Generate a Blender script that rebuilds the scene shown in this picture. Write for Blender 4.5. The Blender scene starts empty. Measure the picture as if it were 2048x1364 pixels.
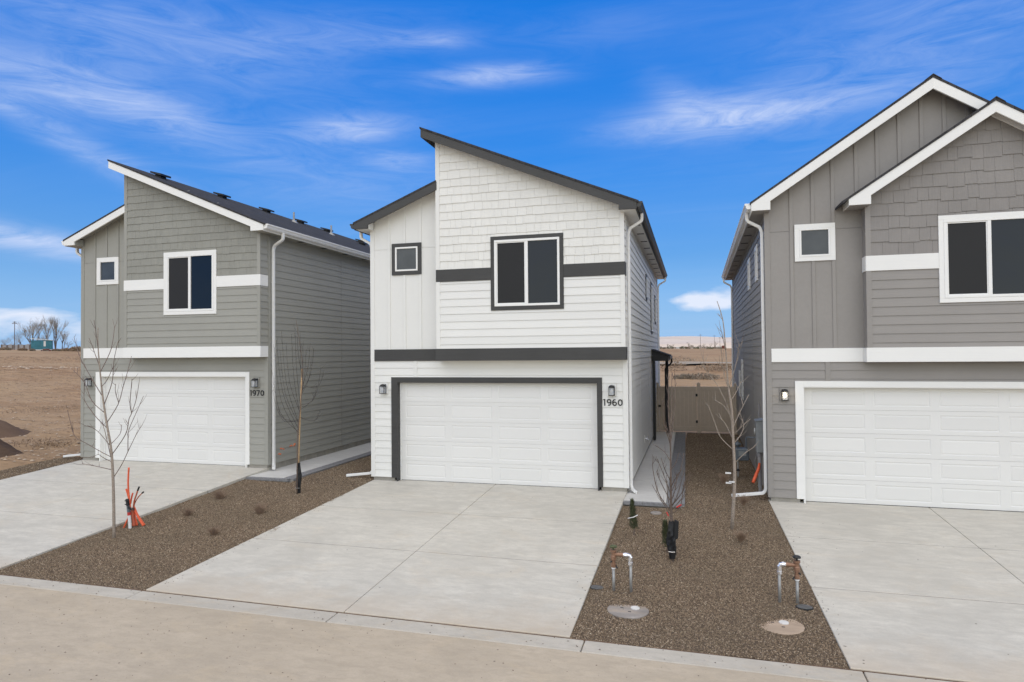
import bpy, bmesh, math, random
from mathutils import Vector, Matrix, noise as mnoise
random.seed(7)
R_ = math.radians
S = bpy.context.scene
COL = S.collection
# ------------------------------------------------------------------ camera
# right / forward / up axes of the lens in world space (x along the street, y away from it)
CAMZ = 3.1
RX = Vector((0.96212951, 0.27245685, -0.00860682))
DN = Vector((-0.01331098, 0.01542209, -0.99979247))
FW = Vector((-0.27226757, 0.9620444, 0.01846471))
FPX, CX, CY = 1310.0, 1024.0, 682.0
cd = bpy.data.cameras.new('camera'); cam = bpy.data.objects.new('camera', cd); COL.objects.link(cam)
cd.sensor_width = 36.0; cd.lens = FPX / 2048.0 * 36.0; cd.clip_start = 0.1; cd.clip_end = 20000
cam.matrix_world = Matrix(((RX.x, -DN.x, -FW.x, 0), (RX.y, -DN.y, -FW.y, 0), (RX.z, -DN.z, -FW.z, CAMZ), (0, 0, 0, 1)))
S.camera = cam
S.cycles.max_bounces = 6; S.cycles.diffuse_bounces = 3; S.cycles.glossy_bounces = 3
S.render.resolution_x = 1024; S.render.resolution_y = 682
S.view_settings.view_transform = 'Standard'; S.view_settings.look = 'None'
S.view_settings.gamma = 1.0; S.view_settings.use_curve_mapping = False
S.view_settings.exposure = 1.40
def ray(px, py):
    return RX * (px - CX) + DN * (py - CY) + FW * FPX
def at_y(px, py, Y):
    d = ray(px, py); t = Y / d.y
    return Vector((d.x * t, Y, d.z * t + CAMZ))
# ------------------------------------------------------------------ world
SUN_EL, SUN_AZ = 55.0, 166.0          # azimuth from +Y, clockwise seen from above
W = bpy.data.worlds.new('World'); S.world = W; W.use_nodes = True
nt = W.node_tree; nt.nodes.clear()
def N(t, typ, **k):
    n = t.nodes.new(typ)
    for a, b in k.items(): setattr(n, a, b)
    return n
def setin(n, **k):
    for a, b in k.items():
        n.inputs[a].default_value = b
def math_(t, op, a, b=None, c=None):
    n = N(t, 'ShaderNodeMath', operation=op)
    for i, v in enumerate((a, b, c)):
        if v is None: continue
        if isinstance(v, (int, float)): n.inputs[i].default_value = v
        else: t.links.new(v, n.inputs[i])
    return n.outputs[0]
def mixc(t, fac, a, b, mode='MIX'):
    n = N(t, 'ShaderNodeMix', data_type='RGBA', blend_type=mode)
    for s, v in ((n.inputs[0], fac), (n.inputs[6], a), (n.inputs[7], b)):
        if isinstance(v, (int, float)): s.default_value = v
        elif isinstance(v, (tuple, list)): s.default_value = (*v[:3], 1)
        else: t.links.new(v, s)
    return n.outputs[2]
def ramp(t, fac, stops, interp='LINEAR'):
    n = N(t, 'ShaderNodeValToRGB'); n.color_ramp.interpolation = interp
    el = n.color_ramp.elements
    while len(el) < len(stops): el.new(0.5)
    for e, (p, c) in zip(el, stops):
        e.position = p; e.color = (*(c if isinstance(c, (tuple, list)) else (c, c, c)), 1)
    t.links.new(fac, n.inputs[0]); return n.outputs[0]
def noise(t, vec, scale, detail=4, rough=0.55, dist=0.0):
    n = N(t, 'ShaderNodeTexNoise'); setin(n, Scale=scale, Detail=detail, Roughness=rough, Distortion=dist)
    if vec is not None: t.links.new(vec, n.inputs['Vector'])
    return n.outputs['Fac']
def vmul(t, vec, s):
    n = N(t, 'ShaderNodeVectorMath', operation='MULTIPLY'); t.links.new(vec, n.inputs[0]); n.inputs[1].default_value = s
    return n.outputs[0]
def vdot(t, vec, v):
    n = N(t, 'ShaderNodeVectorMath', operation='DOT_PRODUCT'); t.links.new(vec, n.inputs[0]); n.inputs[1].default_value = v
    return n.outputs['Value']

sky = N(nt, 'ShaderNodeTexSky', sky_type='NISHITA', sun_disc=False)
sky.sun_elevation = R_(SUN_EL); sky.sun_rotation = R_(SUN_AZ)
sky.altitude = 800; sky.air_density = 1.0; sky.dust_density = 0.05; sky.ozone_density = 3.0
tc = N(nt, 'ShaderNodeTexCoord'); D = tc.outputs['Generated']
dz = vdot(nt, D, (0, 0, 1))
hs = N(nt, 'ShaderNodeHueSaturation'); setin(hs, Hue=0.5, Saturation=1.25, Value=1.0)
nt.links.new(sky.outputs[0], hs.inputs['Color'])
skycol = mixc(nt, 1.0, hs.outputs[0], (0.10, 1.16, 1.84), 'MULTIPLY')
skycol = mixc(nt, 1.0, skycol, ramp(nt, dz, [(0.0, 0.36), (0.14, 0.46), (0.27, 0.68), (0.47, 0.98), (1.0, 1.08)]), 'MULTIPLY')
# high cirrus: noise on a flat sheet far above, stretched along the wind, over the whole sky
zz = math_(nt, 'ADD', math_(nt, 'MAXIMUM', dz, 0.0), 0.10)
dv = N(nt, 'ShaderNodeVectorMath', operation='DIVIDE'); nt.links.new(D, dv.inputs[0])
cmb = N(nt, 'ShaderNodeCombineXYZ'); [nt.links.new(zz, cmb.inputs[i]) for i in range(3)]
nt.links.new(cmb.outputs[0], dv.inputs[1])
sheet = dv.outputs[0]
mp = N(nt, 'ShaderNodeMapping'); nt.links.new(sheet, mp.inputs[0])
mp.inputs['Rotation'].default_value = (0, 0, R_(14)); mp.inputs['Scale'].default_value = (0.55, 1.5, 0)
veil = noise(nt, mp.outputs[0], 0.8, 4, 0.5, 0.5)
streak = noise(nt, vmul(nt, mp.outputs[0], (1.0, 2.2, 1)), 1.9, 8, 0.62, 0.8)
cir = math_(nt, 'MULTIPLY', ramp(nt, veil, [(0.42, 0), (0.72, 1)]), ramp(nt, streak, [(0.30, 0), (0.8, 1)]))
cir = math_(nt, 'MULTIPLY', cir, 0.11)
# single wisps, each an elongated patch of that cirrus at its own place in the sky
def wisp(px, py, a, b, tilt, s, hard=1.0):
    c = ray(px, py).normalized()
    r = Vector((c.y, -c.x, 0)).normalized(); u = r.cross(c)
    ct, st = math.cos(R_(tilt)), math.sin(R_(tilt))
    e1 = r * ct + u * st; e2 = u * ct - r * st
    k = FPX
    x = math_(nt, 'MULTIPLY', vdot(nt, D, tuple(e1)), k / a)
    y = math_(nt, 'MULTIPLY', vdot(nt, D, tuple(e2)), k / b)
    q = math_(nt, 'ADD', math_(nt, 'MULTIPLY', x, x), math_(nt, 'MULTIPLY', y, y))
    front = math_(nt, 'GREATER_THAN', vdot(nt, D, tuple(c)), 0.0)
    g = math_(nt, 'EXPONENT', math_(nt, 'MULTIPLY', q, -1.0))
    return math_(nt, 'MULTIPLY', math_(nt, 'MULTIPLY', g, front), s)
wn = N(nt, 'ShaderNodeMapping'); nt.links.new(D, wn.inputs[0])
wn.inputs['Rotation'].default_value = (0, R_(6), R_(-15)); wn.inputs['Scale'].default_value = (3.0, 3.0, 15.0)
wfib = noise(nt, wn.outputs[0], 2.7, 10, 0.66, 1.3)
wfib = ramp(nt, wfib, [(0.27, 0.10), (0.72, 1.0)])
wsum = None
for w in ((120, 175, 230, 40, -8, .36), (270, 205, 120, 26, -6, .30), (150, 285, 260, 22, -24, .34), (700, 258, 95, 22, 6, .60),
          (850, 82, 90, 15, 4, .28), (990, 150, 105, 17, 3, .62), (1420, 232, 150, 30, 2, .62), (1350, 195, 60, 30, -35, .22), (1610, 218, 170, 20, 4, .24),
          (805, 322, 60, 18, -4, .34), (40, 478, 120, 20, -8, .72), (250, 55, 330, 80, -4, .24), (650, 360, 260, 60, -6, .16),
          (1850, 90, 260, 120, 8, .22), (640, 70, 220, 40, 10, .16), (1200, 60, 200, 40, 5, .08)):
    g = wisp(*w); wsum = g if wsum is None else math_(nt, 'ADD', wsum, g)
wsum = math_(nt, 'MULTIPLY', wsum, math_(nt, 'MULTIPLY', wfib, 1.45))
# low cumulus bank along the horizon
cu = N(nt, 'ShaderNodeMapping'); nt.links.new(D, cu.inputs[0]); cu.inputs['Scale'].default_value = (1, 1, 2.6)
cun = noise(nt, cu.outputs[0], 9.0, 7, 0.52, 0.2)
cmask = None
for w in ((60, 640, 130, 34, 2, 1.0), (160, 660, 60, 40, 0, .9), (1405, 600, 60, 22, 0, .9), (90, 603, 70, 14, 4, .7), (-200, 640, 150, 40, 0, 1.0), (2300, 640, 200, 30, 0, 1.0)):
    g = wisp(*w); cmask = g if cmask is None else math_(nt, 'MAXIMUM', cmask, g)
cumul = ramp(nt, math_(nt, 'ADD', cun, math_(nt, 'MULTIPLY', cmask, 0.42)), [(0.66, 0), (0.84, 0.9)])
cumul = math_(nt, 'MULTIPLY', cumul, math_(nt, 'MINIMUM', math_(nt, 'MULTIPLY', cmask, 3.0), 1.0))
hz = ramp(nt, dz, [(0.0, 0.92), (0.07, 0.68), (0.14, 0.34), (0.28, 0.08), (0.5, 0.0)])
SKY_S = 0.05
white = (6.0, 6.3, 7.0)
c1 = mixc(nt, hz, skycol, (2.9, 4.2, 6.7))
cl = math_(nt, 'MINIMUM', math_(nt, 'ADD', cir, wsum), 0.85)
c2 = mixc(nt, cl, c1, (4.6, 5.4, 7.4))
c3 = mixc(nt, cumul, c2, (6.2, 6.6, 7.6))
bg = N(nt, 'ShaderNodeBackground'); bg.inputs['Strength'].default_value = SKY_S
nt.links.new(c3, bg.inputs[0]); wo = N(nt, 'ShaderNodeOutputWorld'); nt.links.new(bg.outputs[0], wo.inputs[0])
# ------------------------------------------------------------------ sun (veiled, soft)
sl = bpy.data.lights.new('sun', 'SUN'); sl.energy = 1.5; sl.angle = R_(125); sl.color = (1.0, 0.865, 0.47)
so = bpy.data.objects.new('sun', sl); COL.objects.link(so)
sd = Vector((math.sin(R_(SUN_AZ)) * math.cos(R_(SUN_EL)), math.cos(R_(SUN_AZ)) * math.cos(R_(SUN_EL)), math.sin(R_(SUN_EL))))
so.rotation_euler = sd.to_track_quat('Z', 'Y').to_euler(); so.location = (0, 0, 30)

# ================================================================== materials
def newmat(name):
    m = bpy.data.materials.new(name); m.use_nodes = True
    t = m.node_tree; t.nodes.clear()
    b = N(t, 'ShaderNodeBsdfPrincipled'); o = N(t, 'ShaderNodeOutputMaterial'); t.links.new(b.outputs[0], o.inputs[0])
    g = N(t, 'ShaderNodeNewGeometry')
    return m, t, b, g.outputs['Position']
def bump(t, b, h, strength, dist):
    n = N(t, 'ShaderNodeBump'); setin(n, Strength=strength, Distance=dist); t.links.new(h, n.inputs['Height'])
    t.links.new(n.outputs[0], b.inputs['Normal']); return n
def paint(name, col, rough=0.55, grain='h', var=0.06, spec=0.35, bumpd=0.0025):
    """painted board: faint wood grain along or across, slight unevenness and dust"""
    m, t, b, P = newmat(name)
    sc = {'h': (1.2, 1.2, 60), 'v': (60, 60, 1.5), 'n': (14, 14, 14)}[grain]
    g = noise(t, vmul(t, P, sc), 1.0, 5, 0.6, 0.4)
    big = noise(t, P, 1.3, 4, 0.6)
    f = math_(t, 'ADD', math_(t, 'MULTIPLY', g, 0.5), math_(t, 'MULTIPLY', big, 0.5))
    c = mixc(t, ramp(t, f, [(0.3, 0), (0.7, 1)]), tuple(v * (1 - var) for v in col), tuple(min(1, v * (1 + var)) for v in col))
    oi = N(t, 'ShaderNodeObjectInfo')
    k = math_(t, 'MULTIPLY_ADD', oi.outputs['Random'], 0.05, 0.975)
    cc = N(t, 'ShaderNodeCombineColor'); [t.links.new(k, cc.inputs[i]) for i in range(3)]
    c = mixc(t, 1.0, c, cc.outputs[0], 'MULTIPLY')
    t.links.new(c, b.inputs['Base Color']); setin(b, Roughness=rough); b.inputs['Specular IOR Level'].default_value = spec
    bump(t, b, g, 0.55, bumpd); return m
def concrete(name, col, warm, stain=0.16, tan=0.35, dust=0.0):
    m, t, b, P = newmat(name)
    big = noise(t, P, 0.55, 5, 0.6, 0.6); mid = noise(t, vmul(t, P, (1, 2.4, 1)), 2.1, 6, 0.65, 0.4)
    fine = noise(t, P, 45, 3, 0.7); broom = noise(t, vmul(t, P, (2.5, 70, 1)), 1.0, 3, 0.6)
    tn = noise(t, vmul(t, P, (1, 1.6, 1)), 0.9, 5, 0.7, 1.0)
    c = mixc(t, ramp(t, mid, [(0.25, 0), (0.75, 1)]), tuple(v * (1 - stain) for v in col), tuple(v * (1 + stain * .7) for v in col))
    c = mixc(t, math_(t, 'MULTIPLY', ramp(t, tn, [(0.52, 0), (0.78, 1)]), tan), c, warm)
    c = mixc(t, math_(t, 'MULTIPLY', ramp(t, big, [(0.30, 1), (0.50, 0)]), 0.42), c, tuple(v * 0.72 for v in col))
    c = mixc(t, ramp(t, fine, [(0.28, 0.22), (0.5, 0)]), c, tuple(v * 0.6 for v in col))
    mo = noise(t, vmul(t, P, (1.0, 2.2, 1)), 5.5, 7, 0.72, 0.5)
    c = mixc(t, ramp(t, mo, [(0.33, 0.62), (0.54, 0)]), c, tuple(v * 0.80 for v in col))
    wh = noise(t, P, 3.4, 7, 0.75, 0.8)
    c = mixc(t, ramp(t, wh, [(0.66, 0), (0.82, 0.5)]), c, tuple(min(1, v * 1.35) for v in col))
    if dust:                                # tan dust tracked in from the road along the lower edge
        yc = N(t, 'ShaderNodeSeparateXYZ'); t.links.new(P, yc.inputs[0])
        dd = math_(t, 'ADD', yc.outputs[1], math_(t, 'MULTIPLY', noise(t, P, 1.7, 6, 0.7), -1.6))
        c = mixc(t, math_(t, 'MULTIPLY', ramp(t, math_(t, 'MULTIPLY', dd, 0.1), [(0.69, 1), (0.80, 0)]), dust), c, (0.47, 0.375, 0.27))
    v = N(t, 'ShaderNodeTexVoronoi'); setin(v, Scale=2.6); t.links.new(P, v.inputs['Vector'])
    c = mixc(t, ramp(t, v.outputs['Distance'], [(0.0, 0.8), (0.028, 0.7), (0.036, 0)]), c, (0.09, 0.075, 0.06))
    t.links.new(c, b.inputs['Base Color']); setin(b, Roughness=0.88); b.inputs['Specular IOR Level'].default_value = 0.2
    bump(t, b, math_(t, 'ADD', math_(t, 'MULTIPLY', fine, 0.6), math_(t, 'MULTIPLY', broom, 0.6)), 0.5, 0.004); return m
def dirt(name, cols, scale=0.6, bumpd=0.06, stretch=(1, 1.8, 1)):
    m, t, b, P = newmat(name)
    n1 = noise(t, vmul(t, P, stretch), scale, 8, 0.68, 0.7); n2 = noise(t, P, scale * 14, 5, 0.7); n3 = noise(t, P, 0.045, 5, 0.6, 0.5)
    f = math_(t, 'ADD', math_(t, 'MULTIPLY', n1, 0.7), math_(t, 'MULTIPLY', n2, 0.3))
    c = ramp(t, f, [(0.32, cols[0]), (0.45, cols[1]), (0.57, cols[2]), (0.71, cols[3])])
    c = mixc(t, ramp(t, n3, [(0.42, 0), (0.62, 0.75)]), c, cols[4])
    t.links.new(c, b.inputs['Base Color']); setin(b, Roughness=0.95); b.inputs['Specular IOR Level'].default_value = 0.1
    bump(t, b, math_(t, 'ADD', math_(t, 'MULTIPLY', n1, 0.8), math_(t, 'MULTIPLY', n2, 0.35)), 0.9, bumpd); return m
def plain(name, col, rough=0.5, metal=0.0, spec=0.4, var=0.12, sc=9, bd=0.0):
    m, t, b, P = newmat(name)
    f = noise(t, P, sc, 5, 0.65, 0.3)
    c = mixc(t, ramp(t, f, [(0.3, 0), (0.7, 1)]), tuple(v * (1 - var) for v in col), tuple(min(1, v * (1 + var)) for v in col))
    t.links.new(c, b.inputs['Base Color']); setin(b, Roughness=rough, Metallic=metal); b.inputs['Specular IOR Level'].default_value = spec
    if bd: bump(t, b, f, 0.7, bd)
    return m
M = {}
M['white'] = paint('white_paint', (0.80, 0.79, 0.755), 0.45, 'n', 0.02)
M['trim_white'] = paint('white_trim', (0.80, 0.79, 0.755), 0.5, 'h', 0.03)
M['charcoal'] = paint('charcoal_trim', (0.053, 0.052, 0.050), 0.55, 'h', 0.18)
M['c_sid'] = paint('white_siding', (0.745, 0.735, 0.695), 0.6, 'h', 0.025); M['c_shk'] = paint('white_shake', (0.745, 0.73, 0.68), 0.65, 'v', 0.06, bumpd=0.006)
M['l_sid'] = paint('sage_siding', (0.315, 0.308, 0.272), 0.6, 'h', 0.06); M['l_shk'] = paint('sage_shake', (0.27, 0.265, 0.23), 0.65, 'v', 0.14, bumpd=0.006)
M['r_sid'] = paint('taupe_siding', (0.285, 0.266, 0.245), 0.6, 'h', 0.06); M['r_shk'] = paint('taupe_shake', (0.25, 0.232, 0.215), 0.65, 'v', 0.12, bumpd=0.006)
M['l_pan'] = paint('sage_panel', (0.315, 0.308, 0.272), 0.6, 'n', 0.05); M['c_pan'] = paint('white_panel', (0.745, 0.735, 0.695), 0.6, 'n', 0.02); M['r_pan'] = paint('taupe_panel', (0.285, 0.266, 0.245), 0.6, 'n', 0.05)
M['vinyl'] = plain('white_vinyl', (0.80, 0.79, 0.76), 0.35, var=0.02)
M['door'] = paint('garage_door_white', (0.72, 0.71, 0.68), 0.45, 'h', 0.012, bumpd=0.0006)
M['alu_white'] = plain('white_aluminium', (0.79, 0.78, 0.75), 0.4, var=0.03); M['alu_dark'] = plain('dark_aluminium', (0.045, 0.046, 0.048), 0.45)
M['black'] = plain('black_metal', (0.018, 0.018, 0.019), 0.5, var=0.3); M['rubber'] = plain('black_rubber', (0.015, 0.015, 0.015), 0.8)
M['found'] = concrete('foundation_concrete', (0.34, 0.32, 0.28), (0.30, 0.25, 0.19), 0.3)
M['conc'] = concrete('driveway_concrete', (0.55, 0.52, 0.458), (0.54, 0.465, 0.362), 0.17, 0.6, 0.55)
M['walk'] = concrete('walkway_concrete', (0.59, 0.572, 0.535), (0.54, 0.49, 0.43), 0.09, 0.25)
M['kerb'] = concrete('kerb_concrete', (0.49, 0.45, 0.385), (0.48, 0.39, 0.28), 0.12, 0.8)
M['road'] = concrete('dusty_road', (0.475, 0.40, 0.305), (0.50, 0.405, 0.285), 0.12, 0.8)
M['paver'] = plain('grey_paver', (0.22, 0.215, 0.215), 0.9, var=0.3, sc=25, bd=0.004)
M['dirt'] = dirt('field_dirt', [(0.11, 0.068, 0.038), (0.27, 0.168, 0.095), (0.38, 0.245, 0.145), (0.54, 0.395, 0.26), (0.40, 0.28, 0.17)], 0.55, 0.16, (0.7, 2.4, 1))
M['mound'] = dirt('mound_soil', [(0.045, 0.03, 0.023), (0.085, 0.058, 0.042), (0.12, 0.083, 0.06), (0.17, 0.125, 0.10), (0.10, 0.068, 0.05)], 3.0, 0.05, (1, 1, 1))
M['mound2'] = dirt('mound_soil_light', [(0.08, 0.052, 0.037), (0.14, 0.093, 0.065), (0.19, 0.127, 0.09), (0.24, 0.17, 0.13), (0.15, 0.10, 0.07)], 3.0, 0.05, (1, 1, 1))
M['hill'] = dirt('dry_hill', [(0.50, 0.41, 0.34), (0.60, 0.50, 0.425), (0.66, 0.57, 0.49), (0.70, 0.62, 0.545), (0.60, 0.50, 0.42)], 0.002, 1.0, (1, 4, 1))
M['bedbase'] = dirt('gravel_base', [(0.05, 0.038, 0.028), (0.09, 0.068, 0.05), (0.13, 0.098, 0.072), (0.18, 0.14, 0.105), (0.10, 0.075, 0.055)], 20.0, 0.012, (1, 1, 1))
M['bark'] = plain('grey_bark', (0.30, 0.248, 0.20), 0.9, var=0.35, sc=40, bd=0.004); M['twig'] = plain('red_brown_twig', (0.155, 0.11, 0.09), 0.8, var=0.3, sc=30)
M['twigdark'] = plain('dark_twig', (0.05, 0.042, 0.04), 0.85, var=0.3, sc=30); M['bark2'] = plain('brown_bark', (0.135, 0.10, 0.08), 0.9, var=0.35, sc=40, bd=0.004)
M['pale_twig'] = plain('pale_twig', (0.37, 0.31, 0.265), 0.85, var=0.2, sc=30)
M['stake'] = plain('bamboo_stake', (0.42, 0.28, 0.15), 0.75, var=0.3, sc=22)
M['plastic'] = plain('black_plastic_wrap', (0.010, 0.010, 0.011), 0.5, var=0.3, sc=12, bd=0.02)
M['orange'] = plain('orange_conduit', (0.72, 0.12, 0.045), 0.5, var=0.15, sc=18); M['orange_dk'] = plain('dusty_orange_conduit', (0.42, 0.10, 0.05), 0.6, var=0.25, sc=18)
M['redtape'] = plain('red_tape', (0.55, 0.04, 0.03), 0.5); M['tag'] = plain('white_tag', (0.70, 0.69, 0.67), 0.5, var=0.03)
M['galv'] = plain('galvanised_pipe', (0.36, 0.355, 0.34), 0.55, 0.6, var=0.2, sc=22, bd=0.002); M['bright'] = plain('shiny_fitting', (0.82, 0.82, 0.84), 0.22, 0.9, var=0.1, sc=60, bd=0.004)
M['copper'] = plain('copper_brass', (0.30, 0.175, 0.115), 0.5, 0.6, var=0.25, sc=30); M['pvcgrey'] = plain('grey_conduit', (0.28, 0.27, 0.27), 0.6)
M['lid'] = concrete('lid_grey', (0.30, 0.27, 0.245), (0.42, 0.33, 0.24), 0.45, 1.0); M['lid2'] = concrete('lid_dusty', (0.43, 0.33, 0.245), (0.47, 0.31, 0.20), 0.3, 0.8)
M['valve'] = plain('black_valve_lid', (0.10, 0.098, 0.095), 0.7, var=0.4, sc=20)
M['fence'] = plain('tan_vinyl', (0.62, 0.51, 0.395), 0.55, var=0.05); M['hinge'] = M['black']
M['meter'] = plain('grey_steel_box', (0.24, 0.25, 0.25), 0.5, 0.2, var=0.1); M['gasm'] = plain('slate_meter', (0.13, 0.15, 0.17), 0.5, 0.2, var=0.2)
M['teal'] = plain('teal_paint', (0.035, 0.15, 0.19), 0.7, var=0.2, sc=1); M['metroof'] = plain('pale_metal_roof', (0.62, 0.66, 0.66), 0.5)
M['pole'] = plain('weathered_pole', (0.13, 0.10, 0.085), 0.9, var=0.3, sc=3)
M['tan_twig'] = plain('bare_crown_twigs', (0.30, 0.26, 0.215), 0.9, var=0.25, sc=0.4); M['dry'] = plain('dry_shrub', (0.27, 0.195, 0.135), 0.95, var=0.4, sc=1.2)
M['sage'] = plain('sage_shrub', (0.22, 0.18, 0.135), 0.95, var=0.4, sc=1.2)
M['ever'] = plain('evergreen', (0.075, 0.085, 0.04), 0.8, var=0.4, sc=20); M['evertie'] = M['tag']
M['tuft'] = plain('dormant_grass', (0.24, 0.165, 0.115), 0.9, var=0.35, sc=20)
M['leaf'] = plain('dead_leaf', (0.36, 0.11, 0.05), 0.8, var=0.3, sc=40)
M['rust'] = plain('rust_red', (0.17, 0.06, 0.045), 0.8, var=0.3, sc=2); M['offwhite'] = plain('far_white', (0.6, 0.58, 0.55), 0.8)
M['trackroad'] = plain('pale_track', (0.34, 0.275, 0.20), 0.95, var=0.12, sc=0.2)
M['rock'] = plain('pale_rock', (0.42, 0.33, 0.25), 0.95, var=0.3, sc=5)
# glass and screens
m, t, b, P = newmat('window_glass'); setin(b, Roughness=0.05); b.inputs['Base Color'].default_value = (0.010, 0.015, 0.026, 1); b.inputs['Specular IOR Level'].default_value = 0.27
bump(t, b, noise(t, P, 1.6, 2, 0.4), 0.35, 0.03); M['glass'] = m
m, t, b, P = newmat('obscure_glass'); setin(b, Roughness=0.25); b.inputs['Specular IOR Level'].default_value = 0.5
t.links.new(mixc(t, noise(t, P, 2.4, 3, 0.5), (0.022, 0.028, 0.036), (0.075, 0.084, 0.094)), b.inputs['Base Color']); M['frost'] = m
m, t, b, P = newmat('insect_screen')
wv = noise(t, vmul(t, P, (900, 900, 900)), 1.0, 1, 0.5)
t.links.new(mixc(t, wv, (0.012, 0.012, 0.013), (0.03, 0.03, 0.031)), b.inputs['Base Color']); setin(b, Roughness=0.55); b.inputs['Specular IOR Level'].default_value = 0.25; M['screen'] = m
m, t, b, P = newmat('lamp_glass'); b.inputs['Base Color'].default_value = (0.62, 0.64, 0.66, 1); setin(b, Roughness=0.12)
b.inputs['Alpha'].default_value = 0.45; M['lampglass'] = m
m, t, b, P = newmat('lit_bulb'); b.inputs['Base Color'].default_value = (1, .9, .7, 1); b.inputs['Emission Color'].default_value = (1, 0.84, 0.58, 1); b.inputs['Emission Strength'].default_value = 5.0; M['bulb'] = m
M['bulboff'] = plain('bulb', (0.7, 0.7, 0.68), 0.3)
# asphalt shingles: rows and staggered tabs
m, t, b, P = newmat('asphalt_shingles')
br = N(t, 'ShaderNodeTexBrick'); setin(br, Scale=1.0); br.inputs['Brick Width'].default_value = 0.32; br.inputs['Row Height'].default_value = 0.14
br.inputs['Mortar Size'].default_value = 0.008; br.inputs['Color1'].default_value = (0.055, 0.053, 0.056, 1); br.inputs['Color2'].default_value = (0.030, 0.029, 0.031, 1); br.inputs['Mortar'].default_value = (0.012, 0.012, 0.012, 1)
sw = N(t, 'ShaderNodeSeparateXYZ'); t.links.new(P, sw.inputs[0]); cb = N(t, 'ShaderNodeCombineXYZ'); t.links.new(sw.outputs[1], cb.inputs[0]); t.links.new(sw.outputs[0], cb.inputs[1])
t.links.new(cb.outputs[0], br.inputs['Vector'])
gr = noise(t, P, 120, 3, 0.7)
t.links.new(mixc(t, ramp(t, gr, [(0.3, 0), (0.7, 0.6)]), br.outputs['Color'], (0.075, 0.073, 0.075)), b.inputs['Base Color']); setin(b, Roughness=0.95); b.inputs['Specular IOR Level'].default_value = 0.15
bump(t, b, br.outputs['Fac'], -0.8, 0.01); M['shingle'] = m
# gravel stones, a different tone for every stone
m, t, b, P = newmat('gravel_stone')
oi = N(t, 'ShaderNodeObjectInfo')
wn2 = N(t, 'ShaderNodeTexWhiteNoise', noise_dimensions='1D'); t.links.new(oi.outputs['Random'], wn2.inputs['W'])
patch = noise(t, P, 0.9, 4, 0.6)
c = ramp(t, wn2.outputs['Value'], [(0.0, (0.075, 0.055, 0.039)), (0.25, (0.15, 0.112, 0.079)), (0.6, (0.225, 0.168, 0.118)), (0.88, (0.30, 0.23, 0.165)), (0.98, (0.46, 0.39, 0.30))])
c = mixc(t, ramp(t, patch, [(0.4, 0.0), (0.65, 0.35)]), c, (0.15, 0.122, 0.088))
c = mixc(t, 1.0, c, (1.03, 1.0, 0.95), 'MULTIPLY')
t.links.new(c, b.inputs['Base Color']); setin(b, Roughness=0.9); b.inputs['Specular IOR Level'].default_value = 0.2; M['stone'] = m

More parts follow.
